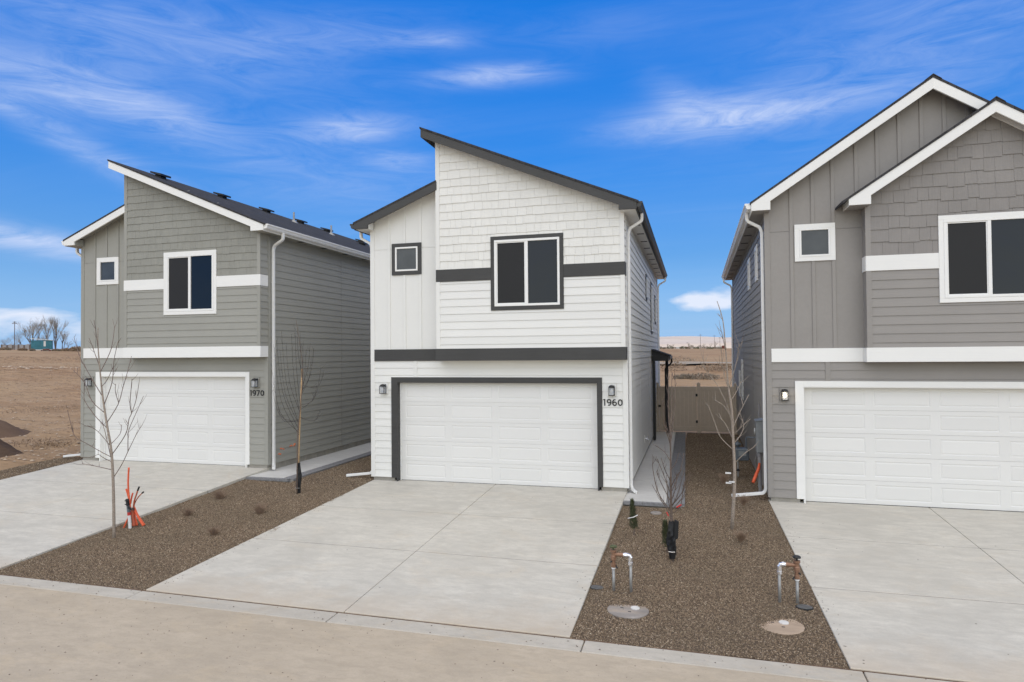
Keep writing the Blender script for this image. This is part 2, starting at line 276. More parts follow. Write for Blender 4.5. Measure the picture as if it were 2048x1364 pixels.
# ================================================================== mesh helpers
class MB:
    def __init__(s): s.v = []; s.f = []; s.m = []
    def box(s, x0, x1, y0, y1, z0, z1):
        i = len(s.v)
        s.v += [(x0, y0, z0), (x1, y0, z0), (x1, y1, z0), (x0, y1, z0), (x0, y0, z1), (x1, y0, z1), (x1, y1, z1), (x0, y1, z1)]
        s.f += [(i, i+3, i+2, i+1), (i+4, i+5, i+6, i+7), (i, i+1, i+5, i+4), (i+1, i+2, i+6, i+5), (i+2, i+3, i+7, i+6), (i+3, i, i+4, i+7)]
        return s
    def prism(s, poly, y0, y1):          # polygon in x,z extruded along y
        i = len(s.v); n = len(poly)
        s.v += [(x, y0, z) for x, z in poly] + [(x, y1, z) for x, z in poly]
        s.f += [tuple(range(i, i+n)), tuple(range(i+2*n-1, i+n-1, -1))]
        s.f += [(i+(k+1) % n, i+k, i+n+k, i+n+(k+1) % n) for k in range(n)]
        return s
    def prismz(s, poly, z0, z1):         # polygon in x,y; z0/z1 numbers or functions
        i = len(s.v); n = len(poly)
        f0 = z0 if callable(z0) else (lambda x, y: z0); f1 = z1 if callable(z1) else (lambda x, y: z1)
        s.v += [(x, y, f0(x, y)) for x, y in poly] + [(x, y, f1(x, y)) for x, y in poly]
        s.f += [tuple(range(i+n-1, i-1, -1)), tuple(range(i+n, i+2*n))]
        s.f += [(i+k, i+(k+1) % n, i+n+(k+1) % n, i+n+k) for k in range(n)]
        return s
    def tube(s, pts, r, n=8, cap=True):
        pts = [Vector(p) for p in pts]; L = len(pts)
        rr = r if isinstance(r, (list, tuple)) else [r] * L
        i = len(s.v); up = Vector((0, 0, 1))
        ref = None
        for k, p in enumerate(pts):
            d = (pts[min(k+1, L-1)] - pts[max(k-1, 0)])
            d = d.normalized() if d.length > 1e-9 else up
            if ref is None:
                ref = d.cross(Vector((1, 0, 0)) if abs(d.x) < 0.9 else Vector((0, 1, 0))).normalized()
            ref = (ref - d * ref.dot(d)); ref = ref.normalized() if ref.length > 1e-6 else d.orthogonal().normalized()
            bt = d.cross(ref)
            for a in range(n):
                w = 2 * math.pi * a / n
                s.v.append(tuple(p + (ref * math.cos(w) + bt * math.sin(w)) * rr[k]))
        for k in range(L-1):
            for a in range(n):
                q = i + k*n; s.f.append((q+a, q+(a+1) % n, q+n+(a+1) % n, q+n+a))
        if cap:
            s.f.append(tuple(i+n-1-a for a in range(n))); s.f.append(tuple(i+(L-1)*n+a for a in range(n)))
        return s
    def rect_tube(s, pts, w, d):         # rectangular section; w across x, d across y at the start
        pts = [Vector(p) for p in pts]; L = len(pts); i = len(s.v)
        for k, p in enumerate(pts):
            a = (pts[k]-pts[k-1]).normalized() if k > 0 else (pts[1]-pts[0]).normalized()
            c = (pts[k+1]-pts[k]).normalized() if k < L-1 else a
            t = (a+c).normalized()
            y = Vector((0, 1, 0)); y = (y - t*y.dot(t)).normalized(); x = y.cross(t).normalized()
            cs = max(0.5, t.dot(a))
            for sx, sy in ((-1, -1), (1, -1), (1, 1), (-1, 1)):
                s.v.append(tuple(p + x*sx*w/2/cs + y*sy*d/2))
        for k in range(L-1):
            for a in range(4):
                q = i+k*4; s.f.append((q+a, q+(a+1) % 4, q+4+(a+1) % 4, q+4+a))
        s.f.append((i+3, i+2, i+1, i)); q = i+(L-1)*4; s.f.append((q, q+1, q+2, q+3)); return s
    def lathe(s, c, prof, n=20):         # profile of (r, z)
        i = len(s.v)
        for r, z in prof:
            for a in range(n):
                w = 2*math.pi*a/n; s.v.append((c[0]+r*math.cos(w), c[1]+r*math.sin(w), c[2]+z))
        for k in range(len(prof)-1):
            for a in range(n):
                q = i+k*n; s.f.append((q+a, q+(a+1) % n, q+n+(a+1) % n, q+n+a))
        s.f.append(tuple(i+n-1-a for a in range(n))); q = i+(len(prof)-1)*n; s.f.append(tuple(q+a for a in range(n))); return s
    def mesh(s, name, mats, smooth=False):
        me = bpy.data.meshes.new(name); me.from_pydata(s.v, [], s.f)
        for mm in (mats if isinstance(mats, (list, tuple)) else [mats]): me.materials.append(mm)
        if smooth: me.polygons.foreach_set('use_smooth', [True]*len(me.polygons))
        me.update(); return me
def link(name, data, parent=None):
    o = bpy.data.objects.new(name, data); COL.objects.link(o)
    if parent is not None: o.parent = parent
    return o
def obj(name, mb, mat, parent=None, smooth=False, bev=0.0):
    o = link(name, mb.mesh(name, mat, smooth), parent)
    if bev:
        md = o.modifiers.new('edge', 'BEVEL'); md.width = bev; md.segments = 1; md.limit_method = 'ANGLE'
    return o
def tag(o, label, cat, group=None):
    o['label'] = label; o['category'] = cat
    if group: o['group'] = group
    return o
def struct(o): o['kind'] = 'structure'; return o
def stuff(o, label=None, cat=None):
    o['kind'] = 'stuff'
    if label: o['label'] = label; o['category'] = cat
    return o
def empty(name, loc, rz=0.0):
    o = link(name, None); o.location = loc; o.rotation_euler = (0, 0, rz); return o

# ================================================================== lie of the land
Y0K = 7.92                                # house-side edge of the kerb
KZ = -0.375
def zback(x): return -0.045 - 0.0105*(x + 4.6)
def bed(x, y):
    t = min(1.0, max(0.0, (y - Y0K)/6.8)); return KZ - 0.02 + t*(zback(x) - KZ + 0.02)
def far(x, y):
    return 0.0105*min(575, max(0, y - 45)) + 0.0235*min(190, max(0, -x - 28)) + 0.004*max(0, x - 60)
def land(x, y):
    if y < 9.0: b = KZ - 0.10 if x > -19 else KZ - 0.05
    else: b = bed(min(12, max(-19, x)), y) - 0.02
    lot = (-18.4 < x < 14.5 and y < 29)
    rough = 0
    if not lot:
        k = min(1.0, max(0.0, max(-18.4 - x, y - 29, x - 14.5)/1.5))
        rough = k*(0.16*mnoise.noise(Vector((x*0.35, y*0.5, 0))) + 0.09*mnoise.noise(Vector((x*1.1, y*1.3, 5))) + 0.5*mnoise.noise(Vector((x*0.05, y*0.09, 9))) * min(1, max(0, (y-25)/30)))
    d = math.hypot(x, y)
    return b + far(x, y) + rough - (0.10 if lot else 0.0) - (0.3 if y < -10 else 0)
def geo(lo, hi, step, far_lo, far_hi, g=1.13):
    a = [lo + step*i for i in range(int((hi-lo)/step)+1)]
    s = step; x = a[-1]
    while x < far_hi: s *= g; x += s; a.append(x)
    s = step; x = lo; pre = []
    while x > far_lo: s *= g; x -= s; pre.append(x)
    return pre[::-1] + a
xs = geo(-62, 16, 0.55, -5000, 5000, 1.14); ys = geo(8.6, 66, 0.55, -300, 6000, 1.13)
mb = MB(); nx = len(xs)
for y in ys:
    for x in xs: mb.v.append((x, y, land(x, y)))
for j in range(len(ys)-1):
    for i in range(nx-1): q = j*nx+i; mb.f.append((q, q+1, q+nx+1, q+nx))
struct(obj('ground', mb, M['dirt'], smooth=True))
# road and kerb
mb = MB()
rx = [-60 + 2*i for i in range(61)]
for y in (-25, -12, -4, 0, 3, 5, 6.5, Y0K - 0.30):
    for x in rx: mb.v.append((x, y, KZ - 0.018 - 0.004*max(0, 6.5-y)*0.2))
for j in range(7):
    for i in range(60): q = j*61+i; mb.f.append((q, q+1, q+62, q+61))
struct(obj('road', mb, M['road']))
kerb = struct(obj('kerb', MB().box(-60, 40, Y0K-0.31, Y0K-0.02, KZ-0.30, KZ-0.045), M['kerb']))
obj('dirt_seam', MB().box(-40, 30, Y0K-.008, Y0K+.02, KZ-.1, KZ-.004), M['mound2'], kerb)
kj = [-60, -50, -41, -32, -26, -20.2, -17.2, -14.1, -11.0, -7.98, -4.72, -1.36, 1.68, 4.75, 7.9, 11, 14, 18, 24, 32, 40]
for a, b2 in zip(kj[:-1], kj[1:]):
    mb = MB(); y1, y2 = Y0K-0.295, Y0K-0.004; g = 0.007
    mb.prismz([(a+g, y1), (b2-g, y1), (b2-g, y2), (a+g, y2)], KZ-0.20, lambda x, y: KZ-0.004 if y > Y0K-0.1 else KZ-0.012)
    obj('kerb_stone', mb, M['kerb'], kerb, bev=0.008)
# houses: front left corner on the slab, (x, y, z)
HOUSE = {'c': (-7.77, 14.69, 0.0), 'l': (-17.155, 14.87, 0.125), 'r': (1.42, 14.83, -0.07)}
def driveway(key, lf, lb, rf, rb, xj, yj):
    hx, hy, hz = HOUSE[key]
    ye = hy + 0.16
    def zt(x, y):
        t = (y - Y0K)/(hy - Y0K); return KZ + 0.012 + t*(hz - 0.012 - KZ)
    root = struct(obj('driveway', MB().prismz([(lf+.05, Y0K+.03), (rf-.05, Y0K+.03), (rb-.05, ye-.02), (lb+.05, ye-.02)], lambda x, y: zt(x, y)-0.22, lambda x, y: zt(x, y)-0.035), M['found']))
    yy = [Y0K + 0.014] + list(yj) + [ye]
    for y in yj:                            # dark grey strips set into the cross joints
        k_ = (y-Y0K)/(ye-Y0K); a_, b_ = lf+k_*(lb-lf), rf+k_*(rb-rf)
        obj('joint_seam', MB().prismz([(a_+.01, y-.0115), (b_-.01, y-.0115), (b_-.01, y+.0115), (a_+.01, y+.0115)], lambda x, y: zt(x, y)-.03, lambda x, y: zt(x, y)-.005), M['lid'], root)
    def ex(y, a, b3): t = (y - Y0K)/(ye - Y0K); return a + t*(b3-a)
    for j in range(len(yy)-1):
        for i in range(2):
            y1, y2 = yy[j] + (0.012 if j else 0), yy[j+1] - (0.012 if j < len(yy)-2 else 0)
            def xe(y, i=i): return (ex(y, lf, lb), xj-0.005) if i == 0 else (xj+0.005, ex(y, rf, rb))
            a1, b1 = xe(y1); a2, b2 = xe(y2)
            obj('slab', MB().prismz([(a1, y1), (b1, y1), (b2, y2), (a2, y2)], lambda x, y: zt(x, y)-0.13, zt), M['conc'], root, bev=0.006)
    return root
driveway('c', -7.93, -7.74, -1.545, -1.55, -4.63, (10.28, 12.42))
driveway('l', -17.35, -17.16, -11.06, -10.93, -13.75, (10.55, 12.75))
driveway('r', 1.56, 1.41, 7.95, 7.72, 4.42, (10.2, 12.5))
# gravel beds: base sheet plus scattered stones
def gravel_nodes(name, density, smin, smax, seed):
    ng = bpy.data.node_groups.new(name, 'GeometryNodeTree')
    ng.interface.new_socket('Geometry', in_out='INPUT', socket_type='NodeSocketGeometry'); ng.interface.new_socket('Geometry', in_out='OUTPUT', socket_type='NodeSocketGeometry')
    gi = N(ng, 'NodeGroupInput'); go = N(ng, 'NodeGroupOutput')
    dp = N(ng, 'GeometryNodeDistributePointsOnFaces'); setin(dp, Density=density, Seed=seed); ng.links.new(gi.outputs[0], dp.inputs['Mesh'])
    ico = N(ng, 'GeometryNodeMeshIcoSphere'); setin(ico, Radius=1.0, Subdivisions=1)
    pos = N(ng, 'GeometryNodeInputPosition'); nz = N(ng, 'ShaderNodeTexNoise'); setin(nz, Scale=1.1, Detail=1.0)
    ng.links.new(pos.outputs[0], nz.inputs['Vector'])
    sb = N(ng, 'ShaderNodeVectorMath', operation='SUBTRACT'); sb.inputs[1].default_value = (0.5, 0.5, 0.5); ng.links.new(nz.outputs['Color'], sb.inputs[0])
    sc = N(ng, 'ShaderNodeVectorMath', operation='SCALE'); sc.inputs['Scale'].default_value = 1.3; ng.links.new(sb.outputs[0], sc.inputs[0])
    sp = N(ng, 'GeometryNodeSetPosition'); ng.links.new(ico.outputs['Mesh'], sp.inputs['Geometry']); ng.links.new(sc.outputs[0], sp.inputs['Offset'])
    sm = N(ng, 'GeometryNodeSetMaterial'); sm.inputs['Material'].default_value = M['stone']; ng.links.new(sp.outputs[0], sm.inputs['Geometry'])
    ip = N(ng, 'GeometryNodeInstanceOnPoints'); ng.links.new(dp.outputs['Points'], ip.inputs['Points']); ng.links.new(sm.outputs[0], ip.inputs['Instance'])
    r1 = N(ng, 'FunctionNodeRandomValue', data_type='FLOAT_VECTOR'); r1.inputs[0].default_value = (0, 0, 0); r1.inputs[1].default_value = (6.28, 6.28, 6.28)
    r2 = N(ng, 'FunctionNodeRandomValue', data_type='FLOAT_VECTOR'); r2.inputs[0].default_value = (smin, smin, smin*0.7); r2.inputs[1].default_value = (smax, smax*0.85, smax*0.7); r2.inputs['Seed'].default_value = 3
    ng.links.new(r1.outputs[0], ip.inputs['Rotation']); ng.links.new(r2.outputs[0], ip.inputs['Scale'])
    jn = N(ng, 'GeometryNodeJoinGeometry'); ng.links.new(ip.outputs[0], jn.inputs[0]); ng.links.new(gi.outputs[0], jn.inputs[0])
    ng.links.new(jn.outputs[0], go.inputs[0]); return ng
def gravel(name, x0, x1, y0, y1, nxs, nys, label, density, s0, s1, seed, holes=(), zf=bed, up=0.012):
    mb = MB(); ax = [x0 + (x1-x0)*i/nxs for i in range(nxs+1)]; ay = [y0 + (y1-y0)*i/nys for i in range(nys+1)]
    for y in ay:
        for x in ax: mb.v.append((x, y, zf(x, y) + up + 0.022*mnoise.noise(Vector((x*0.9, y*0.9, 3))) + 0.010*mnoise.noise(Vector((x*3.1, y*3.1, 7)))))
    for j in range(nys):
        for i in range(nxs):
            cx, cy = (ax[i]+ax[i+1])/2, (ay[j]+ay[j+1])/2
            if any(h[0] < cx < h[1] and h[2] < cy < h[3] for h in holes): continue
            q = j*(nxs+1)+i; mb.f.append((q, q+1, q+nxs+2, q+nxs+1))
    o = stuff(obj(name, mb, M['bedbase'], smooth=True), label, 'gravel')
    md = o.modifiers.new('stones', 'NODES'); md.node_group = gravel_nodes(name, density, s0, s1, seed); return o
gravel('gravel', -11.02, -7.72, Y0K, 14.0, 33, 60, 'brown crushed gravel bed between the left and middle driveways', 4300, 0.005, 0.0140, 1)
gravel('gravel', -9.62, -7.76, 14.0, 28.4, 10, 40, 'brown gravel strip beside the white middle house wall', 2400, 0.007, 0.015, 2)
gravel('gravel', -1.55, 1.55, Y0K, 13.86, 32, 60, 'brown crushed gravel bed between the middle and right driveways', 4300, 0.005, 0.0140, 3)
gravel('gravel', -0.42, 1.46, 13.86, 26.6, 14, 60, 'shaded brown gravel between the houses in front of the tan gate', 2600, 0.007, 0.015, 4)
gravel('gravel', -18.6, -17.25, Y0K, 15.4, 8, 30, 'narrow gravel edging left of the left driveway', 1500, 0.008, 0.018, 5, zf=lambda x, y: bed(x, y) + 0.02*(0 if x > -18.4 else -3))
# walkways with a soldier course of pavers
def walkway(x0, x1, yf, yb, px0, px1, z, label_front, drift):
    root = struct(obj('walkway', MB().prismz([(x0, yf+.1), (px1-.02, yf+.1), (px1-.02+drift, yb), (x0+drift, yb)], z-.2, z-.05), M['found']))
    ycut = [yf+0.13, yf+2.2, yf+4.35, yf+8.7, yf+10.8, yb]
    def dx(y): return drift*(y-yf)/(yb-yf)
    for a, b2 in zip(ycut[:-1], ycut[1:]):
        obj('slab', MB().prismz([(x0+dx(a), a+.004), (px0-.008+dx(a), a+.004), (px0-.008+dx(b2), b2-.004), (x0+dx(b2), b2-.004)], z-.12, z), M['walk'], root, bev=0.005)
    pm = MB().box(-.097, .097, -.047, .047, -.06, 0).mesh('paver', M['paver'])
    y = yf + 0.16; row = 0
    while y < yb-.05:
        w = px1 - px0
        k = 2 if w < .34 else 3
        for i in range(k):
            o = link('paver', pm, root); o.location = (px0 + w*(i+.5)/k + dx(y), y, z - 0.004 + random.uniform(-.004, .002)); o.scale = (w/k/.2, 1, 1)
        y += 0.1 if y < yf+7 else 0.2
        if y > yf+7: pass
        row += 1
    x = x0 + 0.1
    while x < px1 - .05:
        o = link('paver', pm, root); o.location = (x, yf+.06, z-.006); o.scale = (1.0, 1.15, 1); x += 0.2
    return root
walkway(-1.545, -0.28, 13.92, 26.45, -0.66, -0.29, -0.035, '', -0.20)
walkway(-10.93, -9.62, 14.02, 28.0, -9.92, -9.63, 0.055, '', -0.05)

# ================================================================== houses
GW = 6.25                                   # house width
DEP = 13.3
def T(frame, u, v, z, yb=0.0):              # u along the wall, v out of it
    if frame == 'f': return (u, yb - v, z)
    if frame == 'r': return (GW + v, u, z)
    return (-v, u, z)
def fbox(mb, frame, u0, u1, v0, v1, z0, z1, yb=0.0):
    a = T(frame, u0, v0, z0, yb); b = T(frame, u1, v1, z1, yb)
    mb.box(min(a[0], b[0]), max(a[0], b[0]), min(a[1], b[1]), max(a[1], b[1]), min(a[2], b[2]), max(a[2], b[2])); return mb
EXPO = 0.1781
BOARD = None
def board_mesh(mat):
    mb = MB(); i = 0
    mb.v = [(0, -.0185, 0), (1, -.0185, 0), (1, 0, .017), (0, 0, .017), (0, -.0045, EXPO+.004), (1, -.0045, EXPO+.004), (1, 0, EXPO+.012), (0, 0, EXPO+.012)]
    mb.f = [(0, 3, 2, 1), (4, 5, 6, 7), (0, 1, 5, 4), (1, 2, 6, 5), (2, 3, 7, 6), (3, 0, 4, 7)]
    return mb.mesh('siding_board', mat)
def lap(parent, frame, u0, u1, z0, z1, bm, holes=(), joints=(), yb=0.0, zstart=None):
    z = zstart if zstart is not None else z0
    while z < z1 - 0.02:
        h = min(EXPO, z1 - z); zl = max(z, z0)
        if zl > z: h -= zl - z
        segs = [(u0, u1)]
        fills = []
        for a, b, c, d in holes:
            if c < zl + h - .005 and d > zl + .005:
                A, B = max(a, u0), min(b, u1)
                if B - A > .05:
                    if d < zl + h - .012: fills.append((A+.001, B-.001, d+.001, zl+h))
                    if c > zl + .012: fills.append((A+.001, B-.001, zl, c-.001))
                ns = []
                for s, e in segs:
                    if b <= s or a >= e: ns.append((s, e)); continue
                    if a - s > .01: ns.append((s, a))
                    if e - b > .01: ns.append((b, e))
                segs = ns
        for j in joints:
            ns = []
            for s, e in segs:
                if s + .2 < j < e - .2: ns += [(s, j-.0015), (j+.0015, e)]
                else: ns.append((s, e))
            segs = ns
        for s, e, za, zc in [(s, e, zl, zl+h) for s, e in segs] + fills:
            if zc > z1 + .001 and za > z1 - .01: continue
            o = link('siding_board', bm, parent)
            o.scale = (e-s, 1, (zc-za)/EXPO)
            if frame == 'f': o.location = (s, yb, za)
            elif frame == 'r': o.location = (GW, s, za); o.rotation_euler = (0, 0, math.pi/2)
            else: o.location = (0, e, za); o.rotation_euler = (0, 0, -math.pi/2)
        z += EXPO
def shakes(parent, x0, x1, z0, roof, expo, wmin, wmax, stag, mat, yb, holes, rnd):
    z = z0
    while True:
        top = max(roof(x0), roof(x1), roof((x0+x1)/2), roof(4.0))
        if z > top - .03: break
        x = x0
        while x < x1 - .01:
            w = rnd.uniform(wmin, wmax); e = min(x + w, x1)
            if x1 - e < wmin*.5: e = x1
            zb = z + (rnd.uniform(-stag, stag) if z > z0 else 0); zt = z + expo + .03
            hit = [h for h in holes if h[0] < e-.01 and h[1] > x+.01 and h[2] < zt-.03 and h[3] > zb+.01]
            parts = [(x, e, zb, zt)]
            for h in hit:
                q = []
                for a, b, c, d in parts:
                    if a < h[0]-.01: q.append((a, h[0], c, d))
                    if b > h[1]+.01: q.append((h[1], b, c, d))
                    A, B = max(a, h[0]), min(b, h[1])
                    if B > A + .005:
                        if d > h[3]+.02 and c < h[3]: q.append((A, B, h[3], d))
                        if c < h[2]-.01 and d > h[2]: q.append((A, B, c, h[2]))
                parts = q
            for a, b, c, d in parts:
                a2, b2 = a + .0016, b - .0016
                if b2 - a2 < .01: continue
                ta, tb = min(d, roof(a2)), min(d, roof(b2))
                if max(ta, tb) < c + .015: continue
                ta = max(ta, c + .004); tb = max(tb, c + .004)
                o0 = rnd.uniform(.0195, .0225)
                mb = MB(); mb.v = [(a2, yb-o0, c), (b2, yb-o0, c), (b2, yb, c+.018), (a2, yb, c+.018), (a2, yb-.005, ta), (b2, yb-.005, tb), (b2, yb, tb), (a2, yb, ta)]
                mb.f = [(0, 3, 2, 1), (4, 5, 6, 7), (0, 1, 5, 4), (1, 2, 6, 5), (2, 3, 7, 6), (3, 0, 4, 7)]
                obj('shingle', mb, mat, parent)
            x = e
        z += expo
def window(house, frame, u0, u1, z0, z1, tw, trim, yb=0.0, slide=True, frosted=False):
    fr = MB(); v0, v1 = 0.0, 0.040
    a, b, c, d = u0+tw, u1-tw, z0+tw, z1-tw
    fw = 0.052 if slide else 0.040
    for q in ((a, b, c, c+fw), (a, b, d-fw, d)): fbox(fr, frame, q[0], q[1], v0, v1, q[2], q[3], yb)
    for q in ((a, a+fw), (b-fw, b)): fbox(fr, frame, q[0], q[1], v0, v1, c+fw, d-fw, yb)
    w = obj('window', fr, M['vinyl'], house, bev=0.004)
    td = 0.034
    for q in ((u0, u1, z1-tw, z1), (u0, u1, z0, z0+tw)):
        obj('window_trim', fbox(MB(), frame, q[0], q[1], 0, td, q[2], q[3], yb), trim, w, bev=0.003)
    for q in ((u0, u0+tw), (u1-tw, u1)):
        obj('window_trim', fbox(MB(), frame, q[0], q[1], 0, td, z0+tw, z1-tw, yb), trim, w, bev=0.003)
    if slide:
        mid = (a+b)/2
        obj('mullion', fbox(MB(), frame, mid-.032, mid+.032, 0.005, 0.036, c+fw, d-fw, yb), M['vinyl'], w, bev=0.003)
        s = MB()
        for q in ((a+fw, mid-.032, c+fw, c+fw+.022), (a+fw, mid-.032, d-fw-.022, d-fw)): fbox(s, frame, q[0], q[1], .004, .026, q[2], q[3], yb)
        for q in ((a+fw, a+fw+.022), (mid-.05, mid-.032)): fbox(s, frame, q[0], q[1], .004, .026, c+fw+.022, d-fw-.022, yb)
        obj('sash', s, M['alu_white'], w)
        obj('screen', fbox(MB(), frame, a+fw, mid-.03, 0.001, 0.012, c+fw, d-fw, yb), M['screen'], w)
        obj('pane', fbox(MB(), frame, mid+.03, b-fw, 0.001, 0.008, c+fw, d-fw, yb), M['glass'], w)
    else:
        obj('pane', fbox(MB(), frame, a+fw, b-fw, 0.001, 0.008, c+fw, d-fw, yb), M['frost' if frosted else 'glass'], w)
    return w
def ribbon(mb, pts, w, y0, y1, closed=False):
    P = [Vector((p[0], p[1])) for p in pts]; n = len(P); L = []; Rr = []
    for i in range(n):
        a = P[i-1] if (closed or i > 0) else None; c = P[(i+1) % n] if (closed or i < n-1) else None
        d = ((P[i]-a).normalized() if a is not None else Vector((0, 0))) + ((c-P[i]).normalized() if c is not None else Vector((0, 0)))
        d.normalize(); nn = Vector((-d.y, d.x)); L.append(P[i]+nn*w/2); Rr.append(P[i]-nn*w/2)
    for i in range(n if closed else n-1):
        j = (i+1) % n; k = len(mb.v)
        q = [L[i], L[j], Rr[j], Rr[i]]
        mb.v += [(p.x, y0, p.y) for p in q] + [(p.x, y1, p.y) for p in q]
        mb.f += [(k, k+1, k+2, k+3), (k+7, k+6, k+5, k+4), (k, k+4, k+5, k+1), (k+2, k+6, k+7, k+3), (k+1, k+5, k+6, k+2), (k+3, k+7, k+4, k)]
def digit(ch, x, z, h, y, parent):
    w = h*.165; mb = MB(); r = h/2
    def arc(cx, cz, rx, rz, a0, a1, n=18): return [(cx+rx*math.cos(R_(a0+(a1-a0)*i/n)), cz+rz*math.sin(R_(a0+(a1-a0)*i/n))) for i in range(n+1)]
    W_ = h*.72
    cx, cz = x+W_/2, z+h/2
    if ch == '0': ribbon(mb, arc(cx, cz, W_/2-w/2, h/2-w/2, 0, 360, 28)[:-1], w, y-.012, y, True)
    elif ch == '1': ribbon(mb, [(x+h*.04, z+h-w*.5), (x+h*.29, z+h-w*.5)], w, y-.012, y); ribbon(mb, [(x+h*.23, z+h), (x+h*.23, z)], w, y-.0122, y)
    elif ch == '7': ribbon(mb, [(x, z+h-w/2), (x+W_*.95, z+h-w/2)], w, y-.012, y); ribbon(mb, [(x+W_*.84, z+h-w*.6), (x+W_*.32, z)], w*1.05, y-.0122, y)
    elif ch in '96':
        f = 1 if ch == '9' else -1
        rr = h*.315 - w/2 + .002
        c = (cx, cz + f*(h/2 - h*.315))
        ribbon(mb, arc(c[0], c[1], rr*1.06, rr, 0, 360, 26)[:-1], w, y-.012, y, True)
        R2x, R2z = W_/2-w/2, h*.5-w/2
        ribbon(mb, [(cx+f*px, cz+f*pz) for px, pz in arc(0, 0, R2x, R2z, 18, -118, 16)], w, y-.0122, y)
    obj('digit', mb, M['black'], parent)
def lamp(house, x, z, lit, wallmat):
    ln = obj('wall_lamp', MB().box(x-.092, x+.092, -.034, -.002, z-.135, z+.13), wallmat, house)   # mounting block
    c = (x, -.11, z)
    cap = MB()
    n = 14
    ring = []
    for j in range(5):                      # half dome over the lantern
        a = R_(90*j/4); ring.append((.072*math.cos(a)+.001, .055*math.sin(a)))
    cap.lathe((x, -.118, z+.055), ring, n); cap.box(x-.05, x+.05, -.06, -.034, z-.02, z+.10); cap.box(x-.03, x+.03, -.118, -.05, z+.062, z+.10)
    obj('lamp_cap', cap, M['black'], ln, smooth=False)
    fr = MB(); s = .058; y0 = -.118
    for sx in (-1, 1):
        for sy in (-1, 1): fr.box(x+sx*s-.005, x+sx*s+.005, y0+sy*s-.005, y0+sy*s+.005, z-.115, z+.056)
    fr.box(x-s-.008, x+s+.008, y0-s-.008, y0+s+.008, z-.125, z-.112); fr.box(x-s-.006, x+s+.006, y0-s-.006, y0+s+.006, z+.05, z+.06)
    obj('lamp_frame', fr, M['black'], ln)
    obj('lamp_glass', MB().box(x-s+.004, x+s-.004, y0-s+.004, y0+s-.004, z-.111, z+.049), M['lampglass'], ln)
    obj('bulb', MB().lathe((x, y0, z-.07), [(.004, 0), (.026, .02), (.03, .05), (.018, .085), (.012, .11)], 10), M['bulb'] if lit else M['bulboff'], ln, smooth=True)
    return ln
def garage(house, trim, rnd):
    x0, x1, zt = .69, 5.594, 2.414; yd = .13; n = 5; hs = (zt-.012)/n
    d = obj('garage_door', MB().box(x0-.05, x1+.05, yd+.02, yd+.05, -.03, zt+.02), M['rubber'], house)
    for k in range(n):
        z0 = .012+k*hs+.002; z1 = .012+(k+1)*hs-.002
        pw = 1.03; gap = (x1-x0-4*pw)/5; ph = .315; pz0 = (z0+z1)/2-ph/2; pz1 = pz0+ph
        mb = MB()
        def quad(a, b, c, e, y=yd): i = len(mb.v); mb.v += [(a, y, c), (b, y, c), (b, y, e), (a, y, e)]; mb.f.append((i, i+1, i+2, i+3))
        quad(x0, x1, z0, pz0); quad(x0, x1, pz1, z1)
        px = x0
        for c in range(4):
            a = x0+gap+c*(pw+gap); quad(px, a, pz0, pz1); px = a+pw
            dp, iw = .0065, .02
            i = len(mb.v)
            mb.v += [(a, yd, pz0), (a+pw, yd, pz0), (a+pw, yd, pz1), (a, yd, pz1), (a+iw, yd+dp, pz0+iw), (a+pw-iw, yd+dp, pz0+iw), (a+pw-iw, yd+dp, pz1-iw), (a+iw, yd+dp, pz1-iw)]
            mb.f += [(i, i+1, i+5, i+4), (i+1, i+2, i+6, i+5), (i+2, i+3, i+7, i+6), (i+3, i, i+4, i+7)]
        quad(px, x1, pz0, pz1)
        for e in (z0, z1):
            i = len(mb.v); mb.v += [(x0, yd, e), (x1, yd, e), (x1, yd+.02, e), (x0, yd+.02, e)]; mb.f.append((i, i+1, i+2, i+3) if e == z1 else (i+3, i+2, i+1, i))
        obj('door_section', mb, M['door'], d)
        for c in range(4):
            a = x0+gap+c*(pw+gap)+.02; b = a+pw-.04; c0, c1 = pz0+.02, pz1-.02
            mb = MB(); e = .026; y1, y2 = yd+.006, yd+.0015
            mb.v = [(a, y1, c0), (b, y1, c0), (b, y1, c1), (a, y1, c1), (a+e, y2, c0+e), (b-e, y2, c0+e), (b-e, y2, c1-e), (a+e, y2, c1-e)]
            mb.f = [(0, 1, 5, 4), (1, 2, 6, 5), (2, 3, 7, 6), (3, 0, 4, 7), (4, 5, 6, 7)]
            obj('raised_panel', mb, M['door'], d)
    obj('door_seal', MB().box(x0, x1, yd-.012, yd+.02, -.012, .011), M['rubber'], d)
    # casing and jambs
    for q in ((.533, x0), (x1, 5.70)):
        i0 = q[0] if q[0] < 1 else q[0]; w = q[1]-q[0]
        obj('door_casing', MB().box(q[0], q[1], -.036, 0.0, .082, 2.534), trim, d, bev=.003)
    obj('door_casing', MB().box(x0, x1, -.036, 0.0, zt, 2.534), trim, d, bev=.003)
    for q in ((x0-.02, x0+.012), (x1-.012, x1+.02)): obj('jamb', MB().box(q[0], q[1], -.034, yd+.02, -.02, zt), trim, d)
    obj('jamb', MB().box(x0+.012, x1-.012, -.03, yd+.02, zt-.012, zt+.02), trim, d)
    for q in ((x0+.012, x0+.032), (x1-.032, x1-.012)): obj('weather_strip', MB().box(q[0], q[1], yd-.025, yd-.002, 0, zt-.012), M['vinyl'], d)
    return d
